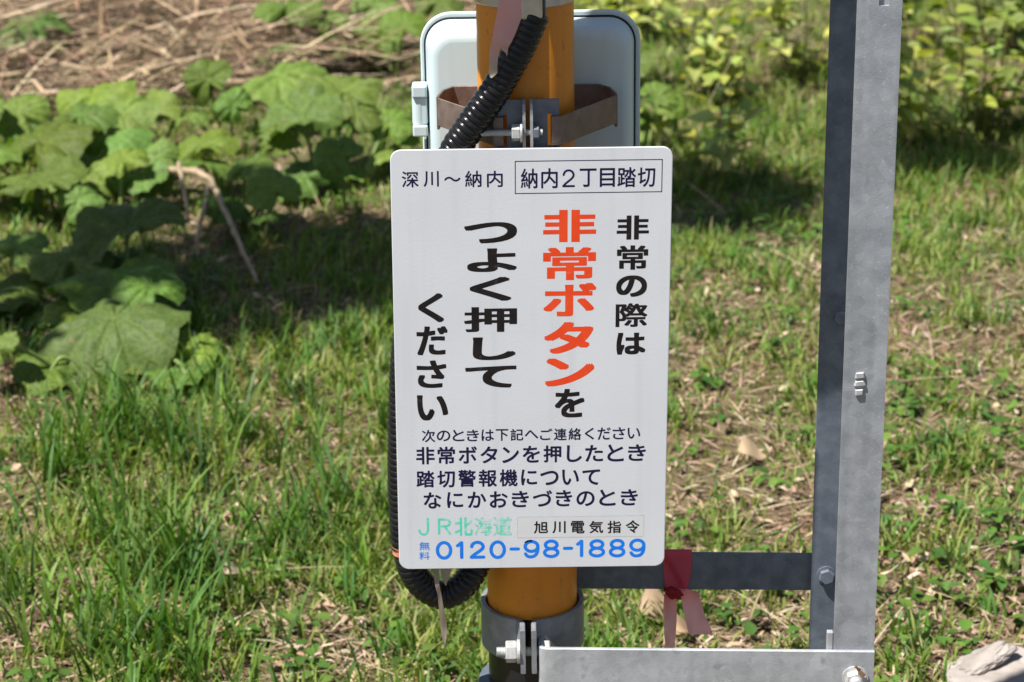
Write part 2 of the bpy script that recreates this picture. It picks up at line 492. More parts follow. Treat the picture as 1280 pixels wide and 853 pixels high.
def threaded(bm, p0, p1, r, pitch, n=20):
    p0, p1 = Vector(p0), Vector(p1)
    d = (p1 - p0).length
    k = max(2, int(d / pitch))
    prof = [(0, r * 0.7)]
    for i in range(k):
        prof += [((i + 0.15) * d / k, r), ((i + 0.45) * d / k, r), ((i + 0.6) * d / k, r * 0.86), ((i + 0.95) * d / k, r * 0.86)]
    bm_lathe(bm, p0, p1 - p0, prof, n)


def arc(cx, cy, r, a0, a1, n=28):
    return [(cx + r * math.cos(a0 + (a1 - a0) * k / n), cy + r * math.sin(a0 + (a1 - a0) * k / n)) for k in range(n + 1)]


# ------------------------------------------------------------------ lower pole clamp (grey ring with two ears and a bolt)
CR = 0.0578
cl = thing('pole_clamp', (PX, PY, 0.352), 'dark grey split ring clamp with bolted ears at the foot of the yellow paint', 'clamp')
for name, ex, sgn in (('clamp_half', 0.0071, -1), ('clamp_half', 0.0199, 1)):
    a0 = math.atan2(-0.0560, (ex + sgn * 0.006) - PX)
    a1 = math.radians(-270 if sgn < 0 else 90)
    if sgn < 0 and a0 > a1: pass
    pts = [(ex, 2.3335), (ex, 2.343), (ex, 2.353), (ex + sgn * 0.0012, 2.3585)] + arc(PX, PY, CR, a0, a1 + (0.02 if sgn < 0 else -0.02), 36)
    bm = bmesh.new(); plan_strip(bm, pts, 0.0058, 0.3525, 0.4075)
    bm_to(name, bm, MT['clamp_grey'], cl, True)
bm = bmesh.new()
threaded(bm, (-0.0232, 2.345, 0.3755), (0.034, 2.345, 0.3755), 0.0058, 0.00175)
b1 = bm_to('bolt', bm, MT['bolt'], cl, True)
bm = bmesh.new()
hex_nut(bm, (-0.0128, 2.345, 0.3755), (1, 0, 0), 0.0128, 0.0128)
bm_lathe(bm, (0.0002, 2.345, 0.3755), (1, 0, 0), [(0, 0.0135), (0.0005, 0.014), (0.0034, 0.014), (0.0039, 0.0135)], 32)
bm_to('nut', bm, MT['bolt'], b1, True, 25)
bm = bmesh.new()
hex_nut(bm, (0.0295, 2.345, 0.3755), (1, 0, 0), 0.0122, 0.009)
bm_to('bolt_head', bm, MT['bolt'], b1, True, 25)

# ------------------------------------------------------------------ galvanised frame (post, cross bar, lower bar)
PSI = math.radians(3.05)
OX, OY = 0.0239, 2.3300


def FR(s, d, z):
    return Vector((OX + s * math.cos(PSI) + d * math.sin(PSI), OY - s * math.sin(PSI) + d * math.cos(PSI), z))


FM = Matrix(((math.cos(PSI), math.sin(PSI), 0, OX), (-math.sin(PSI), math.cos(PSI), 0, OY), (0, 0, 1, 0), (0, 0, 0, 1)))
p0 = FR(0.36, 0.03, 0)
fr = thing('guard_rail', (p0.x, p0.y, float(gz(p0.x, p0.y))), 'galvanised steel guard rail with one upright post and two horizontal bars, right of the sign', 'guard rail')


def fbox(bm, s, d, z, bev=0.0008):
    bm_box(bm, (s[0], d[0], z[0]), (s[1], d[1], z[1]), bev, FM, 2)


PT = 1.62
RD = 0.1250
bm = bmesh.new()
fbox(bm, (0.3368, 0.3828), (0.0056, 0.0106), (-0.12, 1.1262), 0)
fbox(bm, (0.3368, 0.3588), (0.0056, 0.0106), (1.1262, 1.158), 0)
fbox(bm, (0.3692, 0.3828), (0.0056, 0.0106), (1.1262, 1.158), 0)
fbox(bm, (0.3368, 0.3828), (0.0056, 0.0106), (1.158, PT), 0)
fbox(bm, (0.3778, 0.3828), (0.0106, RD), (-0.12, PT), 0)
ob_post = bm_to('post', bm, MT['galv'], fr)
bm = bmesh.new()
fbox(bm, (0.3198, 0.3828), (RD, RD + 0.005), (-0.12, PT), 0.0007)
bm_to('rear_flange', bm, MT['galv_dark'], ob_post)  # same steel as the post, with its shade put into the colour
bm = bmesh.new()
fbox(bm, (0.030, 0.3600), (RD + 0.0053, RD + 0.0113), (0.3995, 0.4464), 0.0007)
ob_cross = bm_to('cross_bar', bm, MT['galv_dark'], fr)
# lower bar: its left end is bent back into an ear
bm = bmesh.new()
pts = [(0.0028, 0.052), (0.0028, 0.030), (0.0028, 0.012), (0.0036, 0.0068), (0.0058, 0.0040), (0.0100, 0.0026), (0.03, 0.0026), (0.2, 0.0026), (0.3830, 0.0026)]
pts2 = [tuple(FR(s, d, 0)[:2]) for s, d in pts]
plan_strip(bm, pts2, 0.0052, 0.3365, 0.3868)
ob_bar = bm_to('lower_bar', bm, MT['galv_bar'], fr, True)


def bolt_head(name, s, d, z, r, h, parent, mat):
    bm = bmesh.new()
    c = FR(s, d, z)
    ax = FR(0, -1, 0) - FR(0, 0, 0)
    bm_lathe(bm, c, ax, [(0, r * 1.22), (0.0018, r * 1.22), (0.0019, r * 0.98)], 28)
    hex_nut(bm, c + ax * 0.0019, ax, r, h, 0.35)
    return bm_to(name, bm, mat, parent, True, 25)


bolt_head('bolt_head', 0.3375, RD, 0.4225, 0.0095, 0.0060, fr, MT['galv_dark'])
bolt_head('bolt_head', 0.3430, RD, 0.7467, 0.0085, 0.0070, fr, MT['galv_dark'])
nb = bolt_head('nut', 0.3620, 0.0000, 0.3535, 0.0122, 0.0095, fr, MT['bolt'])
bm = bmesh.new()
ax = FR(0, -1, 0) - FR(0, 0, 0)
bm_lathe(bm, FR(0.3620, -0.0112, 0.3535), ax, [(0, 0.0072), (0.0035, 0.0072), (0.0062, 0.0058), (0.0072, 0.003)], 24)
bm_to('bolt_end', bm, MT['bolt'], nb, True)
bm = bmesh.new()
fbox(bm, (0.3292, 0.3362), (0.0062, 0.0140), (0.352, 0.4075), 0.001)
bm_to('backing_tab', bm, MT['galv_bar'], fr)
# small three-ribbed lug standing out of the post
bm = bmesh.new()
for k, (zz, hh_, lean) in enumerate(((0.7205, 0.0072, 0.000), (0.7112, 0.0066, 0.001), (0.7008, 0.0075, -0.001))):
    q = [(0.3490 - lean, zz - hh_ / 2), (0.3602 + lean * 1.5, zz - hh_ / 2 + 0.001), (0.3590, zz + hh_ / 2), (0.3498, zz + hh_ / 2 - 0.0006)]
    front = [FR(a * 0.8 + 0.354 * 0.2, 0.0026, b * 1.0) for a, b in q]
    bm_loft(bm, [[FR(a, 0.0056, b) for a, b in q], [FR(a, 0.0040, b) for a, b in q], front])
bmesh.ops.bevel(bm, geom=bm.edges[:], offset=0.0006, segments=1, affect='EDGES')
bm_to('ribbed_lug', bm, MT['bolt'], fr)

# ------------------------------------------------------------------ equipment cabinet behind the pole
cb = thing('equipment_cabinet', (0.0255, 2.53, 0.735), 'pale grey green plastic cabinet with rounded corners fixed behind the pole', 'cabinet')
CZ0 = 0.735


def rr(x0, x1, z0, z1, r, y, n=9):
    return [((x0 + x1) / 2 + a, y, (z0 + z1) / 2 + b) for a, b in round_rect(x1 - x0, z1 - z0, r, n)]


bx0, bx1, bz1 = -0.0924, 0.1428, 1.0752
bm = bmesh.new()
loops = []
for t in range(9):
    a = t / 8 * math.pi / 2
    ins = 0.0035 + 0.0115 * (1 - math.sin(a)); yy = 2.492 + 0.0115 * (1 - math.cos(a))
    loops.append(rr(bx0 + ins, bx1 - ins, CZ0 + 0.006 + ins, bz1 - ins * 1.25, 0.027 - ins * 0.6, yy))
loops.append(rr(bx0, bx1, CZ0 + 0.005, bz1, 0.029, 2.528))
bm_loft(bm, loops)
bm_to('body', bm, MT['cabinet'], cb, True, 60)
bm = bmesh.new()
bm_loft(bm, [rr(bx0 - 0.0004, bx1 + 0.0004, CZ0 + 0.0045, bz1 + 0.0004, 0.029, 2.5275), rr(bx0 - 0.0020, bx1 + 0.0020, CZ0 + 0.003, bz1 + 0.0020, 0.0305, 2.5275), rr(bx0 - 0.0020, bx1 + 0.0020, CZ0 + 0.003, bz1 + 0.0020, 0.0305, 2.5297)], True, False)
bm_to('seal', bm, MT['seal'], cb, True)
rx0, rx1, rz1 = -0.0985, 0.1502, 1.0826
bm = bmesh.new()
bm_loft(bm, [rr(rx0 + 0.0015, rx1 - 0.0015, CZ0 + 0.0015, rz1 - 0.0015, 0.034, 2.5297), rr(rx0, rx1, CZ0, rz1, 0.0355, 2.5312), rr(rx0, rx1, CZ0, rz1, 0.0355, 2.5345), rr(rx0 + 0.004, rx1 - 0.004, CZ0 + 0.004, rz1 - 0.004, 0.032, 2.538), rr(rx0 + 0.022, rx1 - 0.022, CZ0 + 0.02, rz1 - 0.03, 0.02, 2.555)])
bm_to('lid', bm, MT['cabinet'], cb, True, 40)
for zc in (0.976, 0.815):
    bm = bmesh.new()
    bm_cyl(bm, (-0.1005, 2.511, zc - 0.0155), (-0.1005, 2.511, zc + 0.015), 0.0085, 28)
    hg = bm_to('hinge', bm, MT['cabinet'], cb, True)
    for z0_, z1_ in ((0.0155, 0.0295), (-0.0295, -0.0160)):
        bm = bmesh.new()
        bm_box(bm, (-0.1085, 2.500, zc + z0_), (-0.0915, 2.524, zc + z1_), 0.002)
        bm_to('knuckle', bm, MT['cabinet'], hg)
    bm = bmesh.new()
    bm_box(bm, (-0.0985, 2.503, zc - 0.0153), (-0.0916, 2.521, zc + 0.0148), 0.0012)
    bm_to('hinge_plate', bm, MT['cabinet'], hg)

# ------------------------------------------------------------------ strap clamp that holds the cabinet to the pole
st = thing('strap_clamp', (PX, PY, 0.972), 'brown rusted steel strap bracket bolted round the yellow pole above the sign', 'bracket')
bm = bmesh.new()
plan_strip(bm, [(-0.0775, 2.440), (-0.0765, 2.452), (-0.072, 2.4740), (-0.062, 2.4895), (-0.055, 2.4905), (0.02, 2.4905), (0.095, 2.4905), (0.102, 2.4895), (0.113, 2.4740), (0.1175, 2.452), (0.1185, 2.440)], 0.0030, 0.9705, 1.0075)
bm_to('saddle', bm, MT['rust'], st, True)
for xa, xb in ((0.0462, 0.1188), (-0.0064, -0.0778)):
    bm = bmesh.new()
    xk = 0.0556 if xb > xa else -0.0156
    m_ = [(xa, 2.3485), ((xa + xk) / 2, 2.3492), (xk, 2.3505)] + [(xk + (xb - xk) * t, 2.3505 + (2.4400 - 2.3505) * t) for t in (0.15, 0.32, 0.35, 0.5, 0.75, 0.93)]
    m_[5] = (m_[5][0] + 0.0003, m_[5][1] + 0.0008)
    plan_strip(bm, [(xa - (0.0006 if xb > xa else -0.0006), 2.3560)] + m_ + [(xb, 2.441)], 0.0018, 0.9750, 1.0065)
    bm_to('strap', bm, MT['rust'], st, True)


def slotted_plate(xl, xr, s0, s1, z0, z1, y0, y1):
    bm = bmesh.new()
    zs0, zs1 = 0.9735, 1.0085
    for lo, hi in (((xl, z0), (xr, zs0)), ((xl, zs1), (xr, z1)), ((xl, zs0), (s0, zs1)), ((s1, zs0), (xr, zs1))):
        bm_box(bm, (lo[0], y0, lo[1]), (hi[0], y1, hi[1]), 0)
    return bm


for xl, xr, s0, s1, ex0, ex1 in ((0.0258, 0.0535, 0.0415, 0.0460, 0.0226, 0.0257), (-0.0135, 0.0146, -0.0062, -0.0017, 0.0147, 0.0178)):
    bm = slotted_plate(xl, xr, s0, s1, 0.940, 1.0245, 2.3520, 2.3556)
    pl = bm_to('clamp_plate', bm, MT['clamp_blue'], st)
    bm = bmesh.new()
    a, b = (ex0, ex1)
    prof = [(2.3556, 0.940), (2.3556, 1.0245), (2.350, 1.0245), (2.344, 1.0215), (2.3405, 1.0150), (2.3395, 1.005), (2.3395, 0.940)]
    bm_loft(bm, [[(a, y, z) for y, z in prof], [(b, y, z) for y, z in prof]])
    bm_to('ear', bm, MT['galv'], pl)
bm = bmesh.new()
threaded(bm, (-0.0308, 2.3450, 0.9905), (0.036, 2.3450, 0.9905), 0.0036, 0.00125)
b2 = bm_to('bolt', bm, MT['bolt'], st, True)
bm = bmesh.new()
hex_nut(bm, (0.0030, 2.3450, 0.9905), (1, 0, 0), 0.0092, 0.0088, 0.45)
bm_lathe(bm, (0.0119, 2.3450, 0.9905), (1, 0, 0), [(0, 0.0104), (0.0004, 0.0108), (0.0022, 0.0108), (0.0026, 0.0104)], 28)
bm_to('nut', bm, MT['bolt'], b2, True, 25)
bm = bmesh.new()
hex_nut(bm, (0.0262, 2.3450, 0.9905), (1, 0, 0), 0.0080, 0.006, 0.45)
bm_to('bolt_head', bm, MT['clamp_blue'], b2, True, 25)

# ------------------------------------------------------------------ stainless band at the top of the view
sb = thing('steel_band', (PX, PY, 1.122), 'shiny stainless steel band with buckle round the yellow pole, top edge of view', 'band')
bm = bmesh.new()
bm_lathe(bm, (PX, PY, 1.1185), (0, 0, 1), [(0, PR + 0.0002), (0, PR + 0.0016), (0.0005, PR + 0.002), (0.0185, PR + 0.002), (0.019, PR + 0.0016), (0.019, PR + 0.0002)], 64)
bm_to('ring', bm, MT['stainless'], sb, True)
bm = bmesh.new()
bm_box(bm, (0.0140, 2.3320, 1.1135), (0.0368, 2.3652, 1.1460), 0.003)
bk = bm_to('buckle', bm, MT['stainless'], sb)
bm = bmesh.new()
bm_box(bm, (0.0372, 2.3480, 1.1090), (0.0405, 2.3655, 1.1480), 0.0012)
bm_to('buckle_tongue', bm, MT['galv_dark'], bk)

# ------------------------------------------------------------------ unseen box added above the view to shade the rear flange and pole top
bb = thing('added_shade_box', (-0.07, 2.36, 1.40), 'unseen yellow box with red push button, added above the view for its shadow', 'added box')
bm = bmesh.new()
bm_box(bm, (-0.200, 2.2350, 1.400), (0.062, 2.3660, 1.86), 0.008)
bm_to('housing', bm, MT['yellow'], bb)
bm = bmesh.new()
bm_lathe(bm, (-0.070, 2.2350, 1.64), (0, -1, 0), [(0, 0.045), (0.012, 0.045), (0.014, 0.042)], 40)
bz = bm_to('bezel', bm, MT['galv'], bb, True)
bm = bmesh.new()
bm_lathe(bm, (-0.070, 2.2208, 1.64), (0, -1, 0), [(0, 0.033), (0.006, 0.032), (0.012, 0.026), (0.015, 0.012)], 40)
bm_to('button', bm, MT['red_paint'], bb, True)

# ------------------------------------------------------------------ corrugated conduit
cd_pts = [(0.0290, 2.3470, 1.1180), (0.0225, 2.3465, 1.1020), (0.0125, 2.3463, 1.0810), (-0.0135, 2.3468, 1.0360), (-0.0450, 2.3510, 0.9900), (-0.0630, 2.3540, 0.9580), (-0.0930, 2.3550, 0.8700), (-0.1160, 2.3560, 0.7500), (-0.1245, 2.3570, 0.6300), (-0.1260, 2.3580, 0.5500), (-0.1225, 2.3590, 0.4960), (-0.1110, 2.3600, 0.4600), (-0.0860, 2.3630, 0.4400), (-0.0620, 2.3690, 0.4480), (-0.0450, 2.3820, 0.4700), (-0.0345, 2.4060, 0.5000), (-0.0345, 2.4400, 0.5350), (-0.0345, 2.4720, 0.5900)]
P, s_ = resample(catmull(cd_pts, 24), 0.0073 / 10)
ph = (s_ / 0.0073) % 1.0
rib = np.sqrt(np.clip(1 - (np.abs(ph - 0.5) / 0.46) ** 2.6, 0, 1))
cd = thing('conduit', (-0.1, 2.36, 0.45), 'black corrugated plastic conduit running down the pole and looping out below the sign', 'conduit')
V, F = tube(P, 0.0146 + 0.0021 * rib, 32)
mk('hose', V, F, MT['conduit'], cd, True)
P2, s2 = resample(catmull([(-0.1234, 2.3588, 0.508), (-0.1229, 2.3589, 0.503), (-0.1226, 2.3590, 0.498)], 12), 0.001)
V, F = tube(P2, 0.0170 + 0.0003 * np.sin(s2 * 2600), 28, False)
mk('tape_wrap', V, F, MT['orange_tape'], cd, True)


# ------------------------------------------------------------------ tapes and ribbons
def strip(rows, sub=6, across=5, wave=0.0, seed=0):
    """rows: (left x, right x, y, z, y-shift of right edge) -> smooth cloth grid"""
    A = np.array(rows, float)
    t = np.arange(len(A)); tt = np.linspace(0, len(A) - 1, (len(A) - 1) * sub + 1)
    A = np.stack([np.interp(tt, t, A[:, k]) for k in range(A.shape[1])], 1)
    u = np.linspace(0, 1, across)
    V = []
    for j, (xl, xr, y, z, sh) in enumerate(A):
        for q in u:
            V.append((xl + (xr - xl) * q, y + sh * q + wave * math.sin(q * 5 + j * 0.35 + seed) * 0.5 + wave * math.sin(j * 0.5 + seed), z))
    F = [(j * across + k, j * across + k + 1, (j + 1) * across + k + 1, (j + 1) * across + k) for j in range(len(A) - 1) for k in range(across - 1)]
    return np.array(V), F


tp = thing('pink_tape', (0.0, 2.33, 1.055), 'pale pink marking tape with torn faded tip hanging over the black conduit', 'tape')
V, F = strip([(-0.0040, 0.0300, 2.329, 1.158, 0.006), (-0.0078, 0.0227, 2.329, 1.1355, 0.006), (-0.0112, 0.0162, 2.329, 1.1190, 0.004), (-0.0145, 0.0094, 2.3285, 1.1020, 0.003), (-0.0170, 0.0036, 2.3285, 1.0900, 0.002), (-0.0183, 0.0006, 2.328, 1.0850, 0.002)], 6, 7, 0.0008)
V2, F2 = strip([(-0.0183, -0.0080, 2.328, 1.0850, 0.001), (-0.0192, -0.0096, 2.328, 1.0780, 0.001), (-0.0195, -0.0108, 2.3275, 1.0680, 0.001), (-0.0194, -0.0110, 2.327, 1.0590, 0.001), (-0.0186, -0.0165, 2.327, 1.0545, 0.0)], 5, 5, 0.0004)
V3, F3 = strip([(-0.0066, 0.0006, 2.3290, 1.0850, 0.001), (-0.0020, 0.0000, 2.3288, 1.0800, 0.0), (-0.0010, -0.0006, 2.3288, 1.0765, 0.0)], 3, 4, 0)
V, F = join([(V, F), (V2, F2), (V3, F3)])
g = np.clip((V[:, 2] - 1.062) / 0.035, 0, 1)[:, None]
n_ = vnoise(V[:, 0] * 160, V[:, 2] * 90, 3)[:, None]
col = np.array([0.60, 0.50, 0.38]) * (1 - g) + (np.array([0.88, 0.45, 0.44]) * (1 - n_ * 0.5) + np.array([0.88, 0.60, 0.56]) * n_ * 0.5) * g
mk('tape', V, F, MT['tape'], tp, True, col)

dt = thing('dried_tape', (-0.085, 2.341, 0.384), 'thin bleached beige tape tail hanging from the conduit loop under the sign', 'tape')
V, F = strip([(-0.0945, -0.0870, 2.3415, 0.500, 0.001), (-0.0938, -0.0865, 2.3415, 0.484, 0.001), (-0.0918, -0.0868, 2.341, 0.464, -0.001), (-0.0892, -0.0850, 2.3405, 0.452, 0.001), (-0.0882, -0.0828, 2.340, 0.436, 0.002), (-0.0872, -0.0800, 2.341, 0.415, 0.001), (-0.0860, -0.0798, 2.341, 0.402, 0.0), (-0.0842, -0.0815, 2.3415, 0.390, 0.0), (-0.0836, -0.0826, 2.342, 0.383, 0.0)], 5, 5, 0.0005)
V2, F2 = strip([(-0.0862, -0.0715, 2.3425, 0.495, 0.001), (-0.0856, -0.0720, 2.3425, 0.4837, 0.001), (-0.0836, -0.0762, 2.3422, 0.472, 0), (-0.0802, -0.0792, 2.342, 0.4622, 0)], 5, 4, 0.0003)
V, F = join([(V, F), (V2, F2)])
n_ = vnoise(V[:, 0] * 300, V[:, 2] * 60, 5)[:, None]
mk('tape', V, F, MT['tape'], dt, True, np.array([0.46, 0.33, 0.27]) * (1 - n_) + np.array([0.56, 0.46, 0.36]) * n_)

rb = thing('red_ribbon', FR(0.16, RD, 0.32), 'faded red vinyl ribbon knotted round the cross bar with two hanging tails', 'ribbon')
# wrap round the bar (front, top, back) as one band
V = []
na, nb_ = 9, 34
for j in range(nb_):
    t = j / (nb_ - 1)
    for k in range(na):
        q = k / (na - 1)
        sfront = 0.1447 + 0.0342 * q
        if t < 0.62:
            tt = t / 0.62
            z = 0.3985 + 0.0490 * tt
            sq = 1 - 0.30 * (1 - tt) ** 2.0
            s1 = 0.1447 + 0.0342 * (0.36 + (q - 0.36) * sq)
            V.append(FR(s1, RD + 0.0028 - 0.0016 * (1 - tt) * (1 + math.sin(q * 9 + tt * 3)) - 0.0008 * math.sin(q * 4 - tt * 5), z))
        elif t < 0.75:
            a = (t - 0.62) / 0.13 * math.pi
            V.append(FR(sfront, RD + 0.0083 - 0.0055 * math.cos(a), 0.4474 + 0.0022 * math.sin(a)))
        else:
            V.append(FR(sfront, RD + 0.0138, 0.4470 - 0.0480 * (t - 0.75) / 0.25))
F = [(j * na + k, j * na + k + 1, (j + 1) * na + k + 1, (j + 1) * na + k) for j in range(nb_ - 1) for k in range(na - 1)]
V = np.array([tuple(v) for v in V])
crease = np.exp(-((V[:, 0] - 0.175 - (0.448 - V[:, 2]) * 0.55) / 0.004) ** 2)[:, None]
cA, cB = np.array([0.84, 0.12, 0.18]), np.array([0.70, 0.05, 0.09])
mk('wrap', V, F, MT['ribbon'], rb, True, cA * (1 - crease) + cB * crease)
bm = bmesh.new()
kn = FR(0.1575, RD - 0.001, 0.3975)
bmesh.ops.create_uvsphere(bm, u_segments=20, v_segments=12, radius=1, matrix=Matrix.Translation(kn) @ Matrix.Rotation(0.35, 4, 'Y') @ Matrix.Diagonal((0.0125, 0.006, 0.0070, 1)))
for v in bm.verts:
    q = v.co - kn
    v.co = kn + q * (1 + 0.16 * math.sin(q.x * 700 + q.z * 500))
V = np.array([tuple(v.co) for v in bm.verts]); F = [tuple(v.index for v in f.verts) for f in bm.faces]; bm.free()
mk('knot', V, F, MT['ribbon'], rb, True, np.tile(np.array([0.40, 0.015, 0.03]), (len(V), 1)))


def fade(V, z0, z1, ca, cb, seed):
    t = np.clip((V[:, 2] - z1) / (z0 - z1), 0, 1)[:, None]
    n = vnoise(V[:, 0] * 150, V[:, 2] * 60, seed)[:, None]
    c = np.array(cb) * (1 - t) + np.array(ca) * t
    return c * (0.85 + 0.3 * n)


def on_rail(V): return np.array([tuple(FR(a, b, c)) for a, b, c in V])


V, F = strip([(0.1500, 0.1605, RD, 0.4020, 0.001), (0.1461, 0.1605, RD - .002, 0.3960, 0.002), (0.1453, 0.1615, RD - .003, 0.3770, 0.004), (0.1460, 0.1615, RD - .002, 0.3600, 0.002), (0.1468, 0.1606, RD, 0.3420, 0.001), (0.1486, 0.1592, RD + .002, 0.3200, 0.0), (0.1492, 0.1590, RD + .003, 0.3000, 0.0)], 6, 8, 0.0010, 1)
V = on_rail(V)
mk('tail', V, F, MT['ribbon'], rb, True, fade(V, 0.40, 0.362, (0.86, 0.20, 0.24), (0.90, 0.54, 0.54), 4))
V, F = strip([(0.1600, 0.1700, RD, 0.4030, 0.0), (0.1651, 0.1859, RD - .002, 0.4000, 0.002), (0.1675, 0.1905, RD - .003, 0.3850, 0.003), (0.1705, 0.1955, RD - .0035, 0.3680, 0.003), (0.1750, 0.2035, RD - .003, 0.3480, 0.002), (0.1768, 0.2050, RD - .003, 0.3440, 0.002)], 6, 8, 0.0010, 2)
V = on_rail(V)
mk('tail', V, F, MT['ribbon'], rb, True, fade(V, 0.40, 0.372, (0.88, 0.34, 0.37), (0.92, 0.54, 0.57), 8))

# small insect on the nut of the lower bar
ins = thing('insect', tuple(FR(0.367, -0.012, 0.3665)), 'small brown winged insect resting on the nut at the bar end', 'insect')
ia, ib = FR(0.3600, -0.0125, 0.3755), FR(0.3712, -0.0128, 0.3625)
P_ = np.array([tuple(ia.lerp(ib, t)) for t in np.linspace(0, 1, 14)])
V, F = tube(P_, np.array([0.0008, 0.0016, 0.0017, 0.0011, 0.0018, 0.0022, 0.0021, 0.0012, 0.0017, 0.0021, 0.0020, 0.0016, 0.0010, 0.0004]), 10)
mk('body', V, F, MT['insect'], ins, True)
for sg in (-1, 1):
    d_ = (ib - ia).normalized(); sd = Vector((d_.z, 0, -d_.x)) * sg
    b0 = ia.lerp(ib, 0.35) + Vector((0, -0.0018, 0))
    out = [b0, b0 + d_ * 0.003 + sd * 0.0022, b0 + d_ * 0.009 + sd * 0.0030, b0 + d_ * 0.0115 + sd * 0.0014, b0 + d_ * 0.008 + sd * 0.0002]
    bm = bmesh.new(); bm_extrude(bm, out, (0, -0.00015, 0)); bm_to('wing', bm, MT['wing'], ins)

# ------------------------------------------------------------------ the sign
SW, SH = 0.2996, 0.4890
SC = Vector((0.0211, 2.3340, 0.73145))
SX = Vector((0.2996, 0, -0.0007)) / 0.2996
SZ = Vector((0.0052, 0, 0.4895)) / 0.4895


def SL(u, v, d=0.0):
    """sign coordinates in metres: u right, v up, d towards the viewer"""
    return SC + SX * u + SZ * v + Vector((0, -d, 0))


sg = thing('notice_sign', SL(0, -SH / 2), 'white metal emergency button notice with black, red and blue Japanese writing on the yellow pole', 'sign')
bm = bmesh.new()
loops = []
for ins, d in ((0.0006, -0.0022), (0.0, -0.0017), (0.0, -0.0006), (0.0002, -0.0002), (0.0007, 0.0)):
    loops.append([SL(a, b, d) for a, b in round_rect(SW - 2 * ins, SH - 2 * ins, 0.0115 - ins, 12)])
bm_loft(bm, loops)
bm_to('panel', bm, MT['sign'], sg, True, 30)

TEXT = {}
TEXT['route'] = [('深', -137.9, -120.0, 203.4, 221.0), ('川', -114.8, -98.5, 203.8, 221.1), ('～', -92.9, -75.4, 209.3, 214.6), ('納', -70.7, -53.1, 202.8, 220.9), ('内', -47.4, -30.5, 202.5, 220.6)]
TEXT['crossing'] = [('納', -11.4, 6.4, 200.4, 222.5), ('内', 10.3, 27.9, 200.4, 222.6), ('2', 32.6, 46.3, 201.4, 221.1), ('丁', 51.1, 69.2, 201.4, 221.7), ('目', 72.6, 88.7, 201.1, 221.9), ('踏', 91.3, 111.3, 200.5, 222.6), ('切', 112.9, 131.6, 200.5, 222.1)]
TEXT['black1'] = [('非', 91.2, 125.8, 142.1, 169.1), ('常', 91.9, 125.5, 108.1, 135.6), ('の', 91.4, 124.8, 77.2, 101.7), ('際', 91.2, 125.7, 42.7, 70.0), ('は', 92.5, 124.2, 10.7, 36.1), ('を', 25.4, 58.2, -62.3, -28.5), ('つ', -72.3, -15.5, 140.1, 163.6), ('よ', -69.4, -15.8, 107.7, 134.3), ('く', -67.0, -21.8, 74.6, 102.1), ('押', -73.5, -15.8, 39.0, 67.8), ('し', -64.3, -17.4, 6.4, 32.9), ('て', -72.8, -16.7, -26.0, -0.3), ('く', -123.0, -95.1, 50.9, 84.4), ('だ', -125.4, -91.4, 12.9, 46.5), ('さ', -125.9, -93.4, -25.3, 6.9), ('い', -126.3, -92.1, -63.7, -33.7)]
TEXT['red'] = [('非', 12.4, 69.2, 140.3, 176.3), ('常', 12.4, 69.3, 97.3, 134.6), ('ボ', 12.7, 70.1, 55.9, 94.0), ('タ', 13.4, 67.4, 12.8, 49.4), ('ン', 14.4, 68.7, -25.4, 7.5)]
TEXT['small1'] = [('次', -121.6, -106.7, -89.6, -74.8), ('の', -105.1, -90.1, -88.7, -75.9), ('と', -87.6, -74.5, -88.9, -75.2), ('き', -72.0, -58.3, -89.2, -75.3), ('は', -55.6, -41.8, -89.1, -75.3), ('下', -39.8, -25.9, -89.2, -75.1), ('記', -23.6, -9.3, -89.1, -75.0), ('へ', -7.8, 7.3, -86.9, -76.9), ('ご', 9.1, 23.0, -88.9, -75.2), ('連', 24.5, 38.8, -89.5, -75.0), ('絡', 40.7, 54.8, -89.3, -74.9), ('く', 58.8, 69.1, -88.9, -74.9), ('だ', 72.8, 87.4, -89.5, -74.7), ('さ', 89.5, 103.4, -89.1, -74.7), ('い', 106.1, 120.2, -88.6, -75.6)]
TEXT['body'] = [('非', -128.4, -107.7, -116.2, -95.2), ('常', -104.6, -85.1, -116.1, -95.2), ('ボ', -81.3, -60.7, -115.9, -95.1), ('タ', -57.0, -37.9, -115.8, -95.5), ('ン', -32.9, -14.1, -115.9, -96.5), ('を', -10.1, 9.2, -115.8, -95.4), ('押', 12.9, 32.9, -115.8, -95.2), ('し', 38.9, 55.8, -115.7, -95.5), ('た', 59.3, 79.3, -115.5, -95.4), ('と', 83.9, 102.3, -115.7, -95.1), ('き', 106.8, 126.7, -115.4, -95.4), ('踏', -128.6, -108.1, -144.2, -123.7), ('切', -105.3, -85.5, -144.5, -124.0), ('警', -82.1, -62.2, -144.1, -123.4), ('報', -59.2, -38.7, -144.2, -123.3), ('機', -35.9, -15.7, -144.1, -123.3), ('に', -11.9, 6.0, -143.0, -123.9), ('つ', 9.3, 29.9, -143.3, -125.9), ('い', 33.8, 52.6, -143.3, -124.6), ('て', 56.3, 76.1, -143.6, -124.9), ('な', -120.9, -101.1, -170.0, -150.0), ('に', -94.8, -76.7, -169.4, -150.1), ('か', -71.7, -50.8, -169.7, -150.0), ('お', -47.1, -26.9, -170.0, -149.8), ('き', -22.5, -3.2, -169.7, -149.7), ('づ', 1.0, 22.8, -169.3, -149.3), ('き', 26.6, 45.2, -169.3, -149.4), ('の', 49.9, 70.3, -169.3, -151.1), ('と', 75.4, 93.8, -169.3, -149.4), ('き', 99.4, 118.6, -169.2, -149.4)]
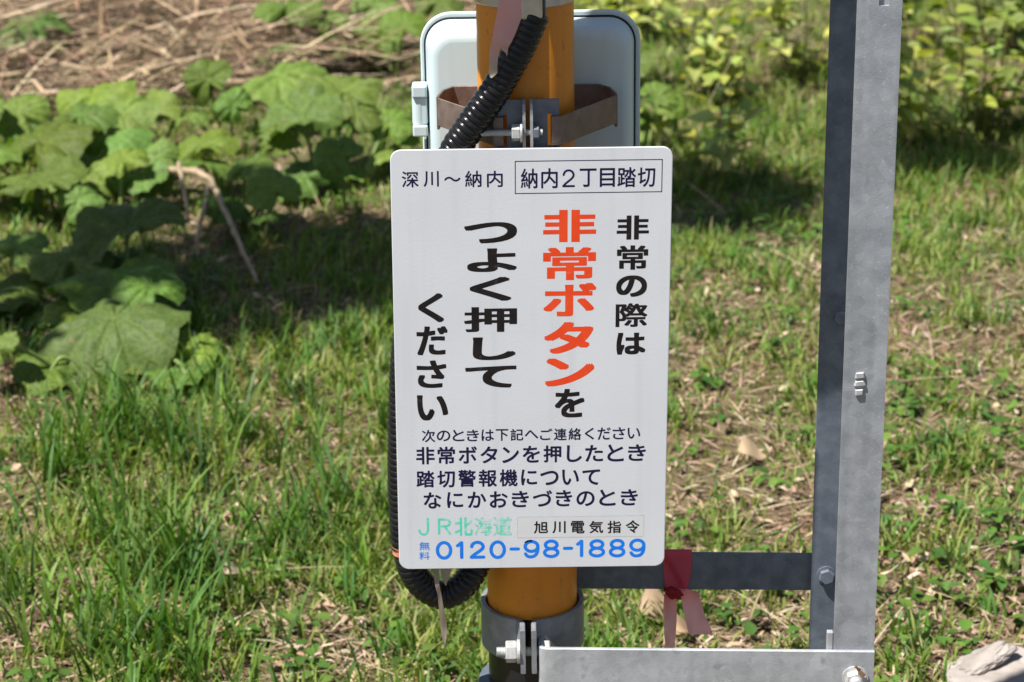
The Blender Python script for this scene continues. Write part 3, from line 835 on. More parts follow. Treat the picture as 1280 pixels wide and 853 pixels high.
TEXT['green'] = [('J', -127.6, -114.5, -202.9, -181.0), ('R', -106.3, -90.4, -202.2, -182.0), ('北', -87.0, -66.3, -203.9, -181.0), ('海', -65.1, -45.0, -203.8, -181.2), ('道', -43.5, -22.3, -204.1, -180.2)]
TEXT['sticker'] = [('旭', 2.3, 18.4, -202.3, -187.0), ('川', 23.1, 38.1, -202.3, -187.3), ('電', 43.8, 59.4, -202.8, -187.3), ('気', 64.4, 80.3, -202.8, -187.5), ('指', 85.0, 100.4, -203.0, -187.7), ('令', 105.5, 121.1, -203.2, -187.3)]
TEXT['free'] = [('無', -126.8, -114.9, -221.2, -210.7), ('料', -127.0, -115.1, -233.0, -222.9)]
TEXT['digits'] = [('0', -108.3, -89.6, -233.0, -209.9), ('1', -85.7, -76.4, -232.5, -210.4), ('2', -70.2, -52.4, -232.4, -210.1), ('0', -47.9, -29.1, -233.1, -210.0), ('-', -25.3, -13.4, -222.6, -219.3), ('9', -9.4, 8.7, -232.9, -210.1), ('8', 12.5, 31.2, -232.8, -209.8), ('-', 35.0, 46.7, -222.5, -219.4), ('1', 49.7, 58.8, -232.2, -210.5), ('8', 64.0, 82.7, -232.8, -210.1), ('8', 86.8, 105.6, -233.1, -210.0), ('9', 109.7, 128.2, -233.4, -210.0)]


# outlines of the characters come from Blender's own built-in font
_cache = {}


def load_glyphs(chars):
    obs = {}
    for ch in chars:
        c = bpy.data.curves.new('glyph', 'FONT')
        c.body = ch; c.size = 1.0; c.resolution_u = 6
        o = bpy.data.objects.new('glyph', c); COL.objects.link(o); obs[ch] = o
    dg = bpy.context.evaluated_depsgraph_get()
    for ch, o in obs.items():
        me = bpy.data.meshes.new_from_object(o.evaluated_get(dg))
        V = np.array([tuple(v.co) for v in me.vertices])[:, :2]
        F = [tuple(p.vertices) for p in me.polygons]
        lo, hi = V.min(0), V.max(0)
        _cache[ch] = ((V - lo) / (hi - lo), F)
        bpy.data.meshes.remove(me)
    for o in obs.values():
        c = o.data; bpy.data.objects.remove(o); bpy.data.curves.remove(c)


STROKED = {}


def ell(cx, cy, rx, ry, a0, a1, n=40):
    return [(cx + rx * math.cos(R(a0 + (a1 - a0) * k / n)), cy + ry * math.sin(R(a0 + (a1 - a0) * k / n))) for k in range(n + 1)]


def bez(a, b, c, d, n=20):
    return [tuple(((1 - t) ** 3) * p + 3 * t * (1 - t) ** 2 * q + 3 * t * t * (1 - t) * r + t ** 3 * s for p, q, r, s in zip(a, b, c, d)) for t in (k / n for k in range(n + 1))]


STROKED['0'] = [(ell(.5, .5, .5, .5, 90, 450, 56), True)]
STROKED['1'] = [([(0.02, .80), (0.35, .88), (0.80, 1.0)], False), ([(0.86, 1.0), (0.86, 0.0)], False)]
STROKED['2'] = [(ell(.5, .70, .46, .30, 178, 0, 30) + bez((.96, .70), (.96, .46), (.34, .30), (.03, .02), 22), False), ([(0.0, 0.0), (1.0, 0.0)], False)]
STROKED['8'] = [(ell(.5, .755, .44, .245, 90, 450, 44), True), (ell(.5, .255, .50, .255, 90, 450, 44), True)]
STROKED['9'] = [(ell(.5, .68, .50, .32, 0, 360, 44), True), ([(1.0, .68), (1.0, .62)] + bez((1.0, .6), (1.0, .12), (.72, .0), (.42, .0), 20) + bez((.42, .0), (.20, .0), (.08, .10), (.03, .20), 10), False)]
STROKED['-'] = [([(0, .5), (1, .5)], False)]
STROKED['J'] = [([(.92, 1.0), (.92, .36)] + bez((.92, .36), (.92, .08), (.72, .0), (.48, .0), 14) + bez((.48, .0), (.22, .0), (.06, .10), (.0, .26), 10), False)]
STROKED['R'] = [([(.06, .0), (.06, 1.0)], False), ([(.06, 1.0), (.60, 1.0)] + ell(.60, .76, .38, .24, 89, -89, 20) + [(.06, .52)], False), ([(.55, .50), (.96, .0)], False)]


def ribbon_path(P, hw, closed):
    """flat ribbon with round ends along a 2-D polyline"""
    P = np.array(P, float)
    keep = [0] + [k for k in range(1, len(P)) if np.linalg.norm(P[k] - P[k - 1]) > 1e-6]
    P = P[keep]
    if closed and np.linalg.norm(P[0] - P[-1]) < 1e-6: P = P[:-1]
    n = len(P)
    V, F = [], []
    nrm = []
    for k in range(n):
        a = P[k - 1] if (k > 0 or closed) else None
        b = P[(k + 1) % n] if (k < n - 1 or closed) else None
        d1 = (P[k] - a) if a is not None else (b - P[k]); d2 = (b - P[k]) if b is not None else (P[k] - a)
        d1 = d1 / np.linalg.norm(d1); d2 = d2 / np.linalg.norm(d2)
        n1, n2 = np.array([-d1[1], d1[0]]), np.array([-d2[1], d2[0]])
        m = n1 + n2; m = m / max(np.linalg.norm(m), 1e-6); c = max(0.45, float(m @ n1))
        nrm.append(m * hw / c)
    for k in range(n): V += [P[k] + nrm[k], P[k] - nrm[k]]
    m = n if closed else n - 1
    for k in range(m):
        j = (k + 1) % n
        F.append((2 * k, 2 * k + 1, 2 * j + 1, 2 * j))
    if not closed:
        for e, q in ((0, 1), (n - 1, -2)):
            d = P[e] - (P[1] if e == 0 else P[-2]); a0 = math.atan2(d[1], d[0]) - math.pi / 2
            base = len(V); V.append(P[e])
            for t in range(9): V.append(P[e] + hw * np.array([math.cos(a0 + math.pi * t / 8), math.sin(a0 + math.pi * t / 8)]))
            F += [(base, base + 1 + t, base + 2 + t) for t in range(8)]
    return np.array(V), F


def lettering(items, mat, parent, label, bx, by, stroke=0.0, square=False, name='lettering', d0=0.00006):
    """items: (char, left, right, bottom, top) in mm on the sign; bx, by: emboldening in mm"""
    VV, FF, o, k = [], [], 0, 0
    for it in items:
        ch, l, r, b, t = it[:5]; k = 0
        ex, ey = (it[5], it[6]) if len(it) > 5 else (bx, by)
        if ch in STROKED and stroke > 0:
            hw = stroke / 2
            for path, closed in STROKED[ch]:
                P = [(l + hw + (r - l - 2 * hw) * x, b + hw + (t - b - 2 * hw) * y) for x, y in path]
                v, f = ribbon_path(P, hw, closed)
                v3 = np.array([tuple(SL(x / 1000, y / 1000, d0 + k * 0.000002)) for x, y in v]); k += 1
                VV.append(v3); FF += [tuple(i + o for i in q) for q in f]; o += len(v3)
            continue
        U, f = _cache[ch]
        offs = [(a, c) for a in (-1, 1) for c in (-1, 1)] + [(0, 0), (0, 1), (0, -1), (1, 0), (-1, 0)] if square else \
            [(math.cos(a * math.pi / 4), math.sin(a * math.pi / 4)) for a in range(8)] + [(0, 0)]
        if ex == 0 and ey == 0: offs = [(0, 0)]
        for dx, dy in offs:
            x = l + ex + (r - l - 2 * ex) * U[:, 0] + dx * ex
            y = b + ey + (t - b - 2 * ey) * U[:, 1] + dy * ey
            v3 = np.array([tuple(SL(xx / 1000, yy / 1000, d0 + k * 0.000002)) for xx, yy in zip(x, y)]); k += 1
            VV.append(v3); FF += [tuple(i + o for i in q) for q in f]; o += len(v3)
    ob = mk(name, np.concatenate(VV), FF, mat, parent)
    if label: ob['label'] = label
    return ob


def frame_lines(x0, x1, y0, y1, wd, mat, parent, name, d0=0.00006):
    bm = bmesh.new()
    o_ = [SL(a / 1000, b / 1000, d0) for a, b in ((x0, y0), (x1, y0), (x1, y1), (x0, y1))]
    i_ = [SL(a / 1000, b / 1000, d0) for a, b in ((x0 + wd, y0 + wd), (x1 - wd, y0 + wd), (x1 - wd, y1 - wd), (x0 + wd, y1 - wd))]
    A = [bm.verts.new(p) for p in o_]; B = [bm.verts.new(p) for p in i_]
    for k in range(4): bm.faces.new((A[k], A[(k + 1) % 4], B[(k + 1) % 4], B[k]))
    return bm_to(name, bm, mat, parent)


load_glyphs(sorted({it[0] for v in TEXT.values() for it in v if it[0] not in STROKED}))
lettering(TEXT['route'], MT['navy'], sg, 'thin navy characters in the top left corner', 0.28, 0.28)
frame_lines(-17.7, 139.2, 194.6, 231.0, 0.95, MT['navy'], sg, 'name_box')
lettering(TEXT['crossing'], MT['navy'], sg, 'navy crossing name inside the ruled box', 0.33, 0.33, stroke=2.3)
HB = {'際': (0.9, 0.45), '押': (1.45, 0.55), '常': (1.1, 0.55), '非': (1.25, 0.7)}
heavy = []
for it in TEXT['black1']:
    wd, ht = it[2] - it[1], it[4] - it[3]
    ex, ey = HB.get(it[0], (1.3, 0.95))
    if wd > 45: ex = {'押': 1.9}.get(it[0], 2.3); ey = {'押': 0.65}.get(it[0], 0.95)
    heavy.append((*it, ex, ey))
for lo_, hi_, lb in ((0, 5, 'heavy black upright column at the right'), (5, 6, 'single black character under the red column'), (6, 12, 'wide heavy black upright column left of the red one'), (12, 16, 'heavy black upright column at the far left')):
    lettering(heavy[lo_:hi_], MT['black_print'], sg, lb, 1, 0.7, square=True)
RB = {'非': (2.3, 1.1), '常': (1.9, 0.85), 'ボ': (1.9, 1.0)}
lettering([(*it, *RB.get(it[0], (2.5, 1.3))) for it in TEXT['red']], MT['red_print'], sg, 'heavy orange red characters in one upright column', 2, 1, square=True)
lettering(TEXT['small1'], MT['navy'], sg, 'smallest dark line above the body text', 0.28, 0.28)
for lo_, hi_, lb in ((0, 11, 'first dark line of body text'), (11, 20, 'second dark line of body text'), (20, 30, 'third dark line of body text, set in')):
    lettering(TEXT['body'][lo_:hi_], MT['navy'], sg, lb, 0.5, 0.5)
lettering([(*it, 0.5, 0.5) for it in TEXT['green'][:3]], MT['green_print'], sg, 'start of the faded green company name', 0.5, 0.5, stroke=2.6)
lettering([(*it, 0.5, 0.5) for it in TEXT['green'][3:]], MT['green_worn'], sg, 'worn away end of the green company name', 0.5, 0.5)
stk = mk('sticker', [SL(a / 1000, b / 1000, 0.00005) for a, b in ((-15.9, -207.1), (125.6, -207.1), (125.6, -182.0), (-15.9, -182.0))], [(0, 1, 2, 3)], MT['sticker'], sg)
stk['label'] = 'clear repair label stuck on above the blue number'
frame_lines(-16.3, 126.0, -207.5, -181.6, 0.45, MT['sticker_edge'], stk, 'sticker_edge', 0.00007)
lettering(TEXT['sticker'], MT['black_print'], stk, None, 0.36, 0.36, d0=0.00009)
lettering(TEXT['free'], MT['blue_print'], sg, 'two tiny blue characters before the number', 0.12, 0.12)
lettering(TEXT['digits'], MT['blue_print'], sg, 'large blue telephone number', 0, 0, stroke=3.9)
mk('ink_mark', [SL(a / 1000, b / 1000, 0.00012) for a, b in ((-8.6, -212.6), (-5.5, -210.6), (-2.0, -209.7), (0.4, -210.0), (0.2, -212.6), (-2.4, -212.2), (-5.6, -213.0), (-7.4, -214.2))], [(0, 1, 2, 3, 4, 5, 6, 7)], MT['navy'], sg)


# ------------------------------------------------------------------ rock
rk_c = Vector((0.715, 2.90, 0.0))
rk_c.z = float(gz(rk_c.x, rk_c.y))
rk = thing('rock', rk_c, 'pale cracked rock lying in the grass at the lower right corner', 'rock')
bm = bmesh.new()
bmesh.ops.create_icosphere(bm, subdivisions=6, radius=1)
V = np.array([tuple(v.co) for v in bm.verts]); F = [tuple(v.index for v in f.verts) for f in bm.faces]; bm.free()
rad = 1 + 0.32 * (fbm(V[:, 0] * 1.6 + V[:, 2] * 2.1 + 4, V[:, 1] * 1.7 - V[:, 2], 21, 4) - 0.5) * 2
lay = 0.05 * np.round((V[:, 2] * 1.2 + V[:, 0] * 0.6 + 0.25 * fbm(V[:, 0] * 3, V[:, 1] * 3, 4, 3)) * 5) / 5
rad = rad + lay + 0.05 * (fbm(V[:, 0] * 9, V[:, 1] * 9 + V[:, 2] * 7, 31, 3) - 0.5)
Vr = V * rad[:, None] * np.array([0.105, 0.075, 0.062])
Vr[:, 2] = np.minimum(Vr[:, 2], 0.045 + 0.006 * fbm(V[:, 0] * 6, V[:, 1] * 6, 8, 3) + 0.012 * V[:, 0])
mk('boulder', Vr + np.array(rk_c), F, MT['rock'], rk, True)
fl = Matrix.Translation((0.672, 2.915, rk_c.z + 0.048)) @ Matrix.Rotation(R(-24), 4, 'Y') @ Matrix.Rotation(R(18), 4, 'Z') @ Matrix.Diagonal((0.050, 0.026, 0.013, 1))
rad = 1 + 0.3 * (fbm(V[:, 0] * 2.3, V[:, 1] * 2.3 + V[:, 2] * 2, 77, 4) - 0.5) * 2
Vf = np.array([tuple(fl @ Vector(p)) for p in V * rad[:, None]])
mk('flake', Vf, F, MT['rock'], rk, True)


# ------------------------------------------------------------------ butterbur plants
def leaf_mesh(Rl, seed, nr=12, na=120):
    r_ = random.Random(seed)
    ph = [r_.uniform(0, 6.28) for _ in range(6)]
    a = np.linspace(0, 2 * np.pi, na, endpoint=False)          # a = 0 is the notch over the stalk
    notch = 0.62 * np.exp(-(np.minimum(a, 2 * np.pi - a) / 0.30) ** 2)
    out = (1 - notch) * (1 + 0.06 * np.cos(a - np.pi) + 0.035 * np.sin(3 * a + ph[0]) + 0.022 * np.sin(7 * a + ph[1]) + 0.020 * np.sin(17 * a + ph[2]) + 0.016 * np.abs(np.sin(26 * a)) + 0.02 * (vnoise(a * 6 + seed, a * 0, seed) - 0.5))
    nv = 11
    vein = np.abs(((a / (2 * np.pi) * nv + 0.0) % 1.0) - 0.5) * 2       # 1 on a main vein
    rho = np.linspace(0, 1, nr + 1)[1:]
    Vs, C = [(0, 0, -0.015 * Rl)], []
    cup, droop = r_.uniform(0.10, 0.26), r_.uniform(0.16, 0.34)
    fold = r_.uniform(-0.35, 0.4); fa = r_.uniform(0, 3.14)
    base = np.array([0.125, 0.205, 0.034]) * r_.uniform(0.62, 1.15) * np.array([r_.uniform(0.85, 1.2), 1, r_.uniform(0.8, 1.3)])
    light = base * np.array([1.55, 1.32, 1.5])
    C.append(light)
    for q in rho:
        rr_ = q * out
        x, y = rr_ * np.sin(a), -rr_ * np.cos(a)
        z = cup * q * (1.4 - q) - droop * q ** 2.6 + 0.11 * q * (vein ** 3 * -1 + 0.4) + 0.07 * q * q * np.sin(5 * a + ph[3]) + 0.085 * q * q * np.sin(3 * a + ph[4]) + 0.11 * q * q * np.sin(2 * a + ph[5])
        z = z + fold * (x * math.cos(fa) + y * math.sin(fa)) ** 2
        z = z + 0.07 * (vnoise(x * 5 + seed, y * 5, seed) - 0.5) + 0.055 * (vnoise(x * 10 + seed, y * 11, seed) - 0.5)
        for k in range(na):
            Vs.append((x[k] * Rl, y[k] * Rl, z[k] * Rl))
            side = max(0.0, 1 - abs(((q * 5 + vein[k] * 1.3) % 1.0) - 0.5) * 9)
            t = max(float(vein[k] ** 14), 0.35 * side * (vein[k] < 0.9))
            n = 0.85 + 0.3 * float(vnoise(x[k] * 5 + seed, y[k] * 5, seed + 3))
            C.append((base * (1 - t) + light * t) * n)
    F = [(0, 1 + k, 1 + (k + 1) % na) for k in range(na)]
    for j in range(nr - 1):
        for k in range(na):
            F.append((1 + j * na + k, 1 + (j + 1) * na + k, 1 + (j + 1) * na + (k + 1) % na, 1 + j * na + (k + 1) % na))
    return np.array(Vs), F, np.array(C)


def butterbur(root, leaves, label, low=0):
    mx_, my_ = [sum(l[i] for l in leaves) / len(leaves) for i in (0, 1)]
    for _ in range(low):                                            # smaller leaves underneath
        leaves = leaves + [(mx_ + rnd.uniform(-.17, .17), my_ + rnd.uniform(-.12, .2), rnd.uniform(.05, .11), rnd.uniform(.045, .085), rnd.uniform(-10, 30), rnd.uniform(-25, 20), rnd.uniform(0, 360))]
    z0 = float(gz(*root))
    t = thing('butterbur', (*root, z0), label, 'plant', 'butterbur plants in the grass')
    for (x, y, h, Rl, ty, tx, spin) in leaves:
        seed = rnd.randrange(10000)
        V, F, C = leaf_mesh(Rl, seed)
        Mx = Matrix.Rotation(R(ty), 3, 'X') @ Matrix.Rotation(R(tx), 3, 'Y') @ Matrix.Rotation(R(spin), 3, 'Z')
        M_ = np.array(Mx)
        c = np.array([x, y, h])
        W_ = V @ M_.T + c
        mk('leaf', W_, F, MT['leaf'], t, True, C)
        g0 = np.array([root[0] + (x - root[0]) * 0.35 + rnd.uniform(-.02, .02), root[1] + (y - root[1]) * 0.35 + rnd.uniform(-.02, .02), 0])
        g0[2] = float(gz(g0[0], g0[1])) - 0.01
        top = W_[0]
        mid = (g0 + top) / 2 + np.array([(top[0] - g0[0]) * 0.15, (top[1] - g0[1]) * 0.15, 0.04])
        P_ = catmull([g0, mid, top - np.array([0, 0, 0.002])], 10)
        V2, F2 = tube(P_, np.linspace(0.0065, 0.0042, len(P_)) * (0.6 + 3.2 * Rl), 8)
        mk('stalk', V2, F2, MT['stalk'], t, True, np.tile(np.array([0.17, 0.23, 0.06]) * rnd.uniform(0.8, 1.2), (len(V2), 1)))
    return t


def LV(rows):
    return [(*r, rnd.uniform(-16, 6), rnd.uniform(-60, 60)) if len(r) == 5 else r for r in rows]


butterbur((-1.05, 5.90), LV([(-1.119, 5.993, 0.16, 0.110, 16), (-1.014, 5.842, 0.15, 0.095, 18), (-1.09, 5.68, 0.185, 0.085, 9), (-0.96, 5.95, 0.12, 0.08, 20)]), 'butterbur with dark lobed leaves just below the reed heap at the left', 4)
butterbur((-1.32, 5.95), LV([(-1.315, 5.95, 0.13, 0.090, 30), (-1.42, 5.85, 0.16, 0.095, 12)]), 'butterbur cut by the left edge of the view below the dry reed heap', 3)
butterbur((-1.48, 7.02), LV([(-1.485, 7.037, 0.15, 0.125, 9)]), 'butterbur with one broad leaf over the reed heap, top left corner', 1)
butterbur((-1.12, 5.42), LV([(-1.168, 5.546, 0.15, 0.128, 10), (-1.001, 5.629, 0.14, 0.085, 8), (-1.131, 5.291, 0.12, 0.104, 4), (-1.293, 5.432, 0.145, 0.09, 11), (-1.012, 5.391, 0.09, 0.05, 22)]), 'butterbur with broad flat pale leaves at the left edge', 5)
butterbur((-0.95, 5.32), LV([(-0.944, 5.379, 0.145, 0.068, 12), (-0.909, 5.388, 0.10, 0.070, 11), (-1.026, 5.213, 0.095, 0.055, 40), (-0.881, 5.541, 0.115, 0.05, 40)]), 'small butterbur beside the left end of the forked dead stalk', 3)
butterbur((-0.74, 5.93), LV([(-0.791, 5.895, 0.225, 0.064, 52, -14, 20), (-0.63, 6.174, 0.165, 0.142, 6, -6, 70), (-0.719, 5.834, 0.17, 0.050, 58)]), 'butterbur with one upright folded leaf and one long flat leaf beyond the dead stalk', 2)
butterbur((-0.44, 5.55), LV([(-0.429, 5.738, 0.225, 0.108, 10), (-0.515, 5.542, 0.205, 0.106, 14), (-0.387, 5.646, 0.19, 0.066, 30), (-0.302, 5.649, 0.16, 0.062, 34), (-0.40, 5.20, 0.20, 0.062, 40), (-0.571, 5.504, 0.15, 0.05, 30)]), 'butterbur with a tall cluster of pale leaves just left of the sign top', 5)
butterbur((-0.66, 5.38), LV([(-0.765, 5.544, 0.14, 0.080, 6), (-0.626, 5.238, 0.165, 0.060, 16), (-0.546, 5.072, 0.16, 0.064, 34)]), 'low butterbur with drooping dark leaf between dead stalk and tall cluster', 3)
butterbur((-0.86, 4.62), LV([(-0.83, 4.734, 0.165, 0.130, 6), (-0.945, 4.665, 0.125, 0.092, 8), (-0.82, 4.497, 0.125, 0.138, 2), (-1.095, 4.553, 0.08, 0.096, 16), (-1.071, 4.739, 0.13, 0.060, 20)]), 'butterbur with large shaded leaves rising behind the biggest sunlit leaf', 5)
butterbur((-0.77, 4.25), LV([(-0.785, 4.255, 0.125, 0.150, 13, -8, 150), (-0.73, 4.37, 0.155, 0.075, 20, 10, 30), (-0.61, 4.20, 0.085, 0.072, 16, 18, -40), (-0.66, 4.30, 0.06, 0.07, 5, 10, 60), (-0.90, 4.16, 0.06, 0.07, 16), (-0.99, 4.112, 0.12, 0.048, 14)]), 'butterbur with the biggest sunlit round leaf at the left', 3)
butterbur((-0.66, 6.95), LV([(-0.674, 6.922, 0.205, 0.108, 6), (-0.545, 6.913, 0.175, 0.065, 24)]), 'far butterbur at the top edge, left of the cabinet above the brown litter', 3)
butterbur((-0.35, 6.95), LV([(-0.416, 7.187, 0.16, 0.085, 16), (-0.311, 6.729, 0.185, 0.075, 30), (-0.22, 7.2, 0.16, 0.08, 16)]), 'far butterbur at the top edge close to the left side of the cabinet', 4)
butterbur((0.34, 5.85), LV([(0.382, 5.720, 0.19, 0.058, 50, -8, 30), (0.329, 6.333, 0.15, 0.098, 17), (0.285, 5.70, 0.18, 0.09, 14), (0.22, 6.0, 0.20, 0.09, 14), (0.40, 5.95, 0.12, 0.07, 20)]), 'butterbur mostly hidden behind the cabinet, one leaf showing at its right side', 4)


# ------------------------------------------------------------------ leafy shoots (top right)
def ovate(n=6):
    """flat ovate leaf of length 1 along +x, folded a little"""
    t = np.linspace(0, 1, n + 1)
    wd = 0.36 * np.sin(np.pi * t ** 0.75) * (1 - 0.25 * t)
    V = []
    for a, b in zip(t, wd): V += [(a, b, 0.10 * b / 0.36 - 0.25 * a * a), (a, 0, -0.25 * a * a), (a, -b, 0.10 * b / 0.36 - 0.25 * a * a)]
    F = []
    for k in range(n):
        i = 3 * k
        F += [(i, i + 1, i + 4, i + 3), (i + 1, i + 2, i + 5, i + 4)]
    return np.array(V), F


OV, OF = ovate()


def rotz(a): c, s = math.cos(a), math.sin(a); return np.array([[c, -s, 0], [s, c, 0], [0, 0, 1]])
def roty(a): c, s = math.cos(a), math.sin(a); return np.array([[c, 0, s], [0, 1, 0], [-s, 0, c]])
def rotx(a): c, s = math.cos(a), math.sin(a); return np.array([[1, 0, 0], [0, c, -s], [0, s, c]])


def shoot_plant(root, n, height, label, size=0.085, tint=(0.42, 0.45, 0.11), spread=0.17):
    z0 = float(gz(*root))
    t = thing('leafy_shoot', (*root, z0), label, 'plant', 'leafy shoots at the top right')
    stems, lv, lf, lc, o = [], [], [], [], 0
    n = int(n * 1.25)
    for i in range(n):
        a = rnd.uniform(0, 6.28); sp = rnd.uniform(0.02, spread)
        g0 = np.array([root[0] + rnd.uniform(-.05, .05), root[1] + rnd.uniform(-.05, .05), z0 - 0.01])
        h = height * rnd.uniform(0.45, 0.85)
        tip = g0 + np.array([sp * math.cos(a) * 1.6, sp * math.sin(a) * 1.6, h])
        mid = (g0 + tip) / 2 + np.array([rnd.uniform(-.03, .03), rnd.uniform(-.03, .03), 0.05 * h])
        P_ = catmull([g0, mid, tip], 8)
        stems.append(tube(P_, np.linspace(0.0035, 0.0014, len(P_)), 6))
        k = int(h / 0.032)
        for j in range(k):
            q = 0.22 + 0.78 * (j + rnd.random() * 0.5) / k
            if q > 1: q = 1
            p = P_[min(len(P_) - 1, int(q * (len(P_) - 1)))]
            s = size * rnd.uniform(0.55, 1.15) * (1.15 - 0.45 * q)
            az = j * 2.4 + rnd.uniform(-.5, .5)
            M_ = rotz(az) @ roty(rnd.uniform(-0.75, 0.35)) @ rotx(rnd.uniform(-.5, .5))
            V = (OV * s + np.array([0.012, 0, 0])) @ M_.T + p
            c = np.array(tint) * rnd.uniform(0.65, 1.2) * np.array([rnd.uniform(0.8, 1.15), 1, rnd.uniform(0.7, 1.4)])
            lv.append(V); lf += [tuple(x + o for x in f) for f in OF]; lc.append(np.tile(c, (len(V), 1))); o += len(V)
    V, F = join(stems)
    mk('stem', V, F, MT['stalk'], t, True, np.tile(np.array([0.20, 0.17, 0.07]), (len(V), 1)))
    mk('foliage', np.concatenate(lv), lf, MT['grass'], t, True, np.concatenate(lc))
    return t


shoot_plant((0.50, 5.62), 5, 0.42, 'yellow green leafy shoots between the cabinet and the steel post, nearest of the row')
shoot_plant((0.30, 6.55), 7, 0.50, 'leafy shoots just right of the cabinet top')
shoot_plant((0.62, 6.45), 8, 0.48, 'dense yellow green leafy shoots at the top edge, left of the post')
shoot_plant((0.86, 6.75), 7, 0.50, 'leafy shoots partly hidden behind the top of the steel post')
shoot_plant((1.08, 5.95), 7, 0.46, 'yellow leafy shoots right beside the post with dark shade at their foot')
shoot_plant((1.30, 6.15), 8, 0.50, 'leafy shoots in the right top corner, in front of the far ones', tint=(0.32, 0.37, 0.08))
shoot_plant((1.52, 6.05), 7, 0.45, 'leafy shoots cut by the right edge of the view', tint=(0.29, 0.35, 0.075))
shoot_plant((1.15, 7.05), 8, 0.50, 'leafy shoots in the far row right of the post', tint=(0.27, 0.34, 0.07))
shoot_plant((1.55, 7.1), 8, 0.5, 'dark leafy shoots farthest into the right top corner', tint=(0.2, 0.28, 0.06))
shoot_plant((0.40, 7.3), 8, 0.5, 'leafy shoots of the far row, right of the cabinet', tint=(0.26, 0.33, 0.07))

# ------------------------------------------------------------------ dead stalk, dry leaves
ds = thing('dead_stalk', (-0.72, 5.20, float(gz(-0.72, 5.2))), 'pale forked dead stalk bent over the grass at the left', 'stalk')
A_, B_, C_ = (-0.90, 5.42, .105), (-0.79, 5.40, .115), (-0.725, 5.33, .11)
for nm, pts, r0, r1 in (('stalk_base', [A_, B_, C_], 0.010, 0.008), ('branch', [C_, (-0.655, 5.05, .10), (-0.59, 4.84, .05), (-0.555, 4.74, .02)], 0.0075, 0.0045), ('branch', [C_, (-0.718, 5.14, .09), (-0.725, 5.05, .04), (-0.722, 5.0, .005)], 0.006, 0.004), ('branch', [(-0.80, 5.32, .148), (-0.775, 5.22, .11), (-0.757, 5.15, .05)], 0.0055, 0.004)):
    P_ = catmull([(x, y, z + float(gz(x, y))) for x, y, z in pts], 10)
    P_ = P_ + (rng.random(P_.shape) - 0.5) * 0.004
    V, F = tube(P_, np.linspace(r0, r1, len(P_)), 8)
    c = np.array([0.42, 0.32, 0.20]) * (0.75 + 0.5 * vnoise(V[:, 0] * 60, V[:, 1] * 60 + V[:, 2] * 50, 2))[:, None]
    mk(nm, V, F, MT['dry'], ds, True, c)


def dry_leaf(x, y, s, spin, label, curl=0.25, tint=(0.40, 0.29, 0.18)):
    z = float(gz(x, y)) + 0.035
    V = OV * np.array([s, s * 1.1, s]) ; V[:, 2] += curl * s * np.sin(V[:, 1] / s * 5) * 0.4 + 0.12 * s * np.sin(V[:, 0] / s * 6)
    V = V @ (rotz(spin) @ rotx(0.25)).T + np.array([x, y, z])
    Vn = V + np.array([0, 0, -0.0012])
    F = OF + [tuple(i + len(V) for i in f[::-1]) for f in OF]
    c = np.array(tint) * (0.8 + 0.4 * vnoise(V[:, 0] * 120, V[:, 1] * 120, 6))[:, None]
    o = mk('dry_leaf', np.concatenate([V, Vn]), F, MT['dry'], None, True, np.concatenate([c, c]))
    return tag(o, label, 'dry leaf', 'dry leaves fallen in the grass')


dry_leaf(0.400, 3.762, 0.055, 0.1, 'tan curled dry leaf lying between the sign and the steel post')
dry_leaf(0.19, 3.19, 0.062, -0.35, 'long tan dry leaf seen under the cross bar left of the red ribbon', 0.5, (0.36, 0.25, 0.16))
dry_leaf(0.235, 3.10, 0.05, 0.5, 'dry leaf seen between the red ribbon and the lower bar', tint=(0.40, 0.27, 0.16))
dry_leaf(-0.47, 3.31, 0.05, 0.8, 'tan dry leaf lying in the grass at the lower left', tint=(0.5, 0.4, 0.27))
dry_leaf(0.16, 5.02, 0.14, 0.05, 'pale dry leaf in the litter close to the right edge of the sign', tint=(0.42, 0.3, 0.22))


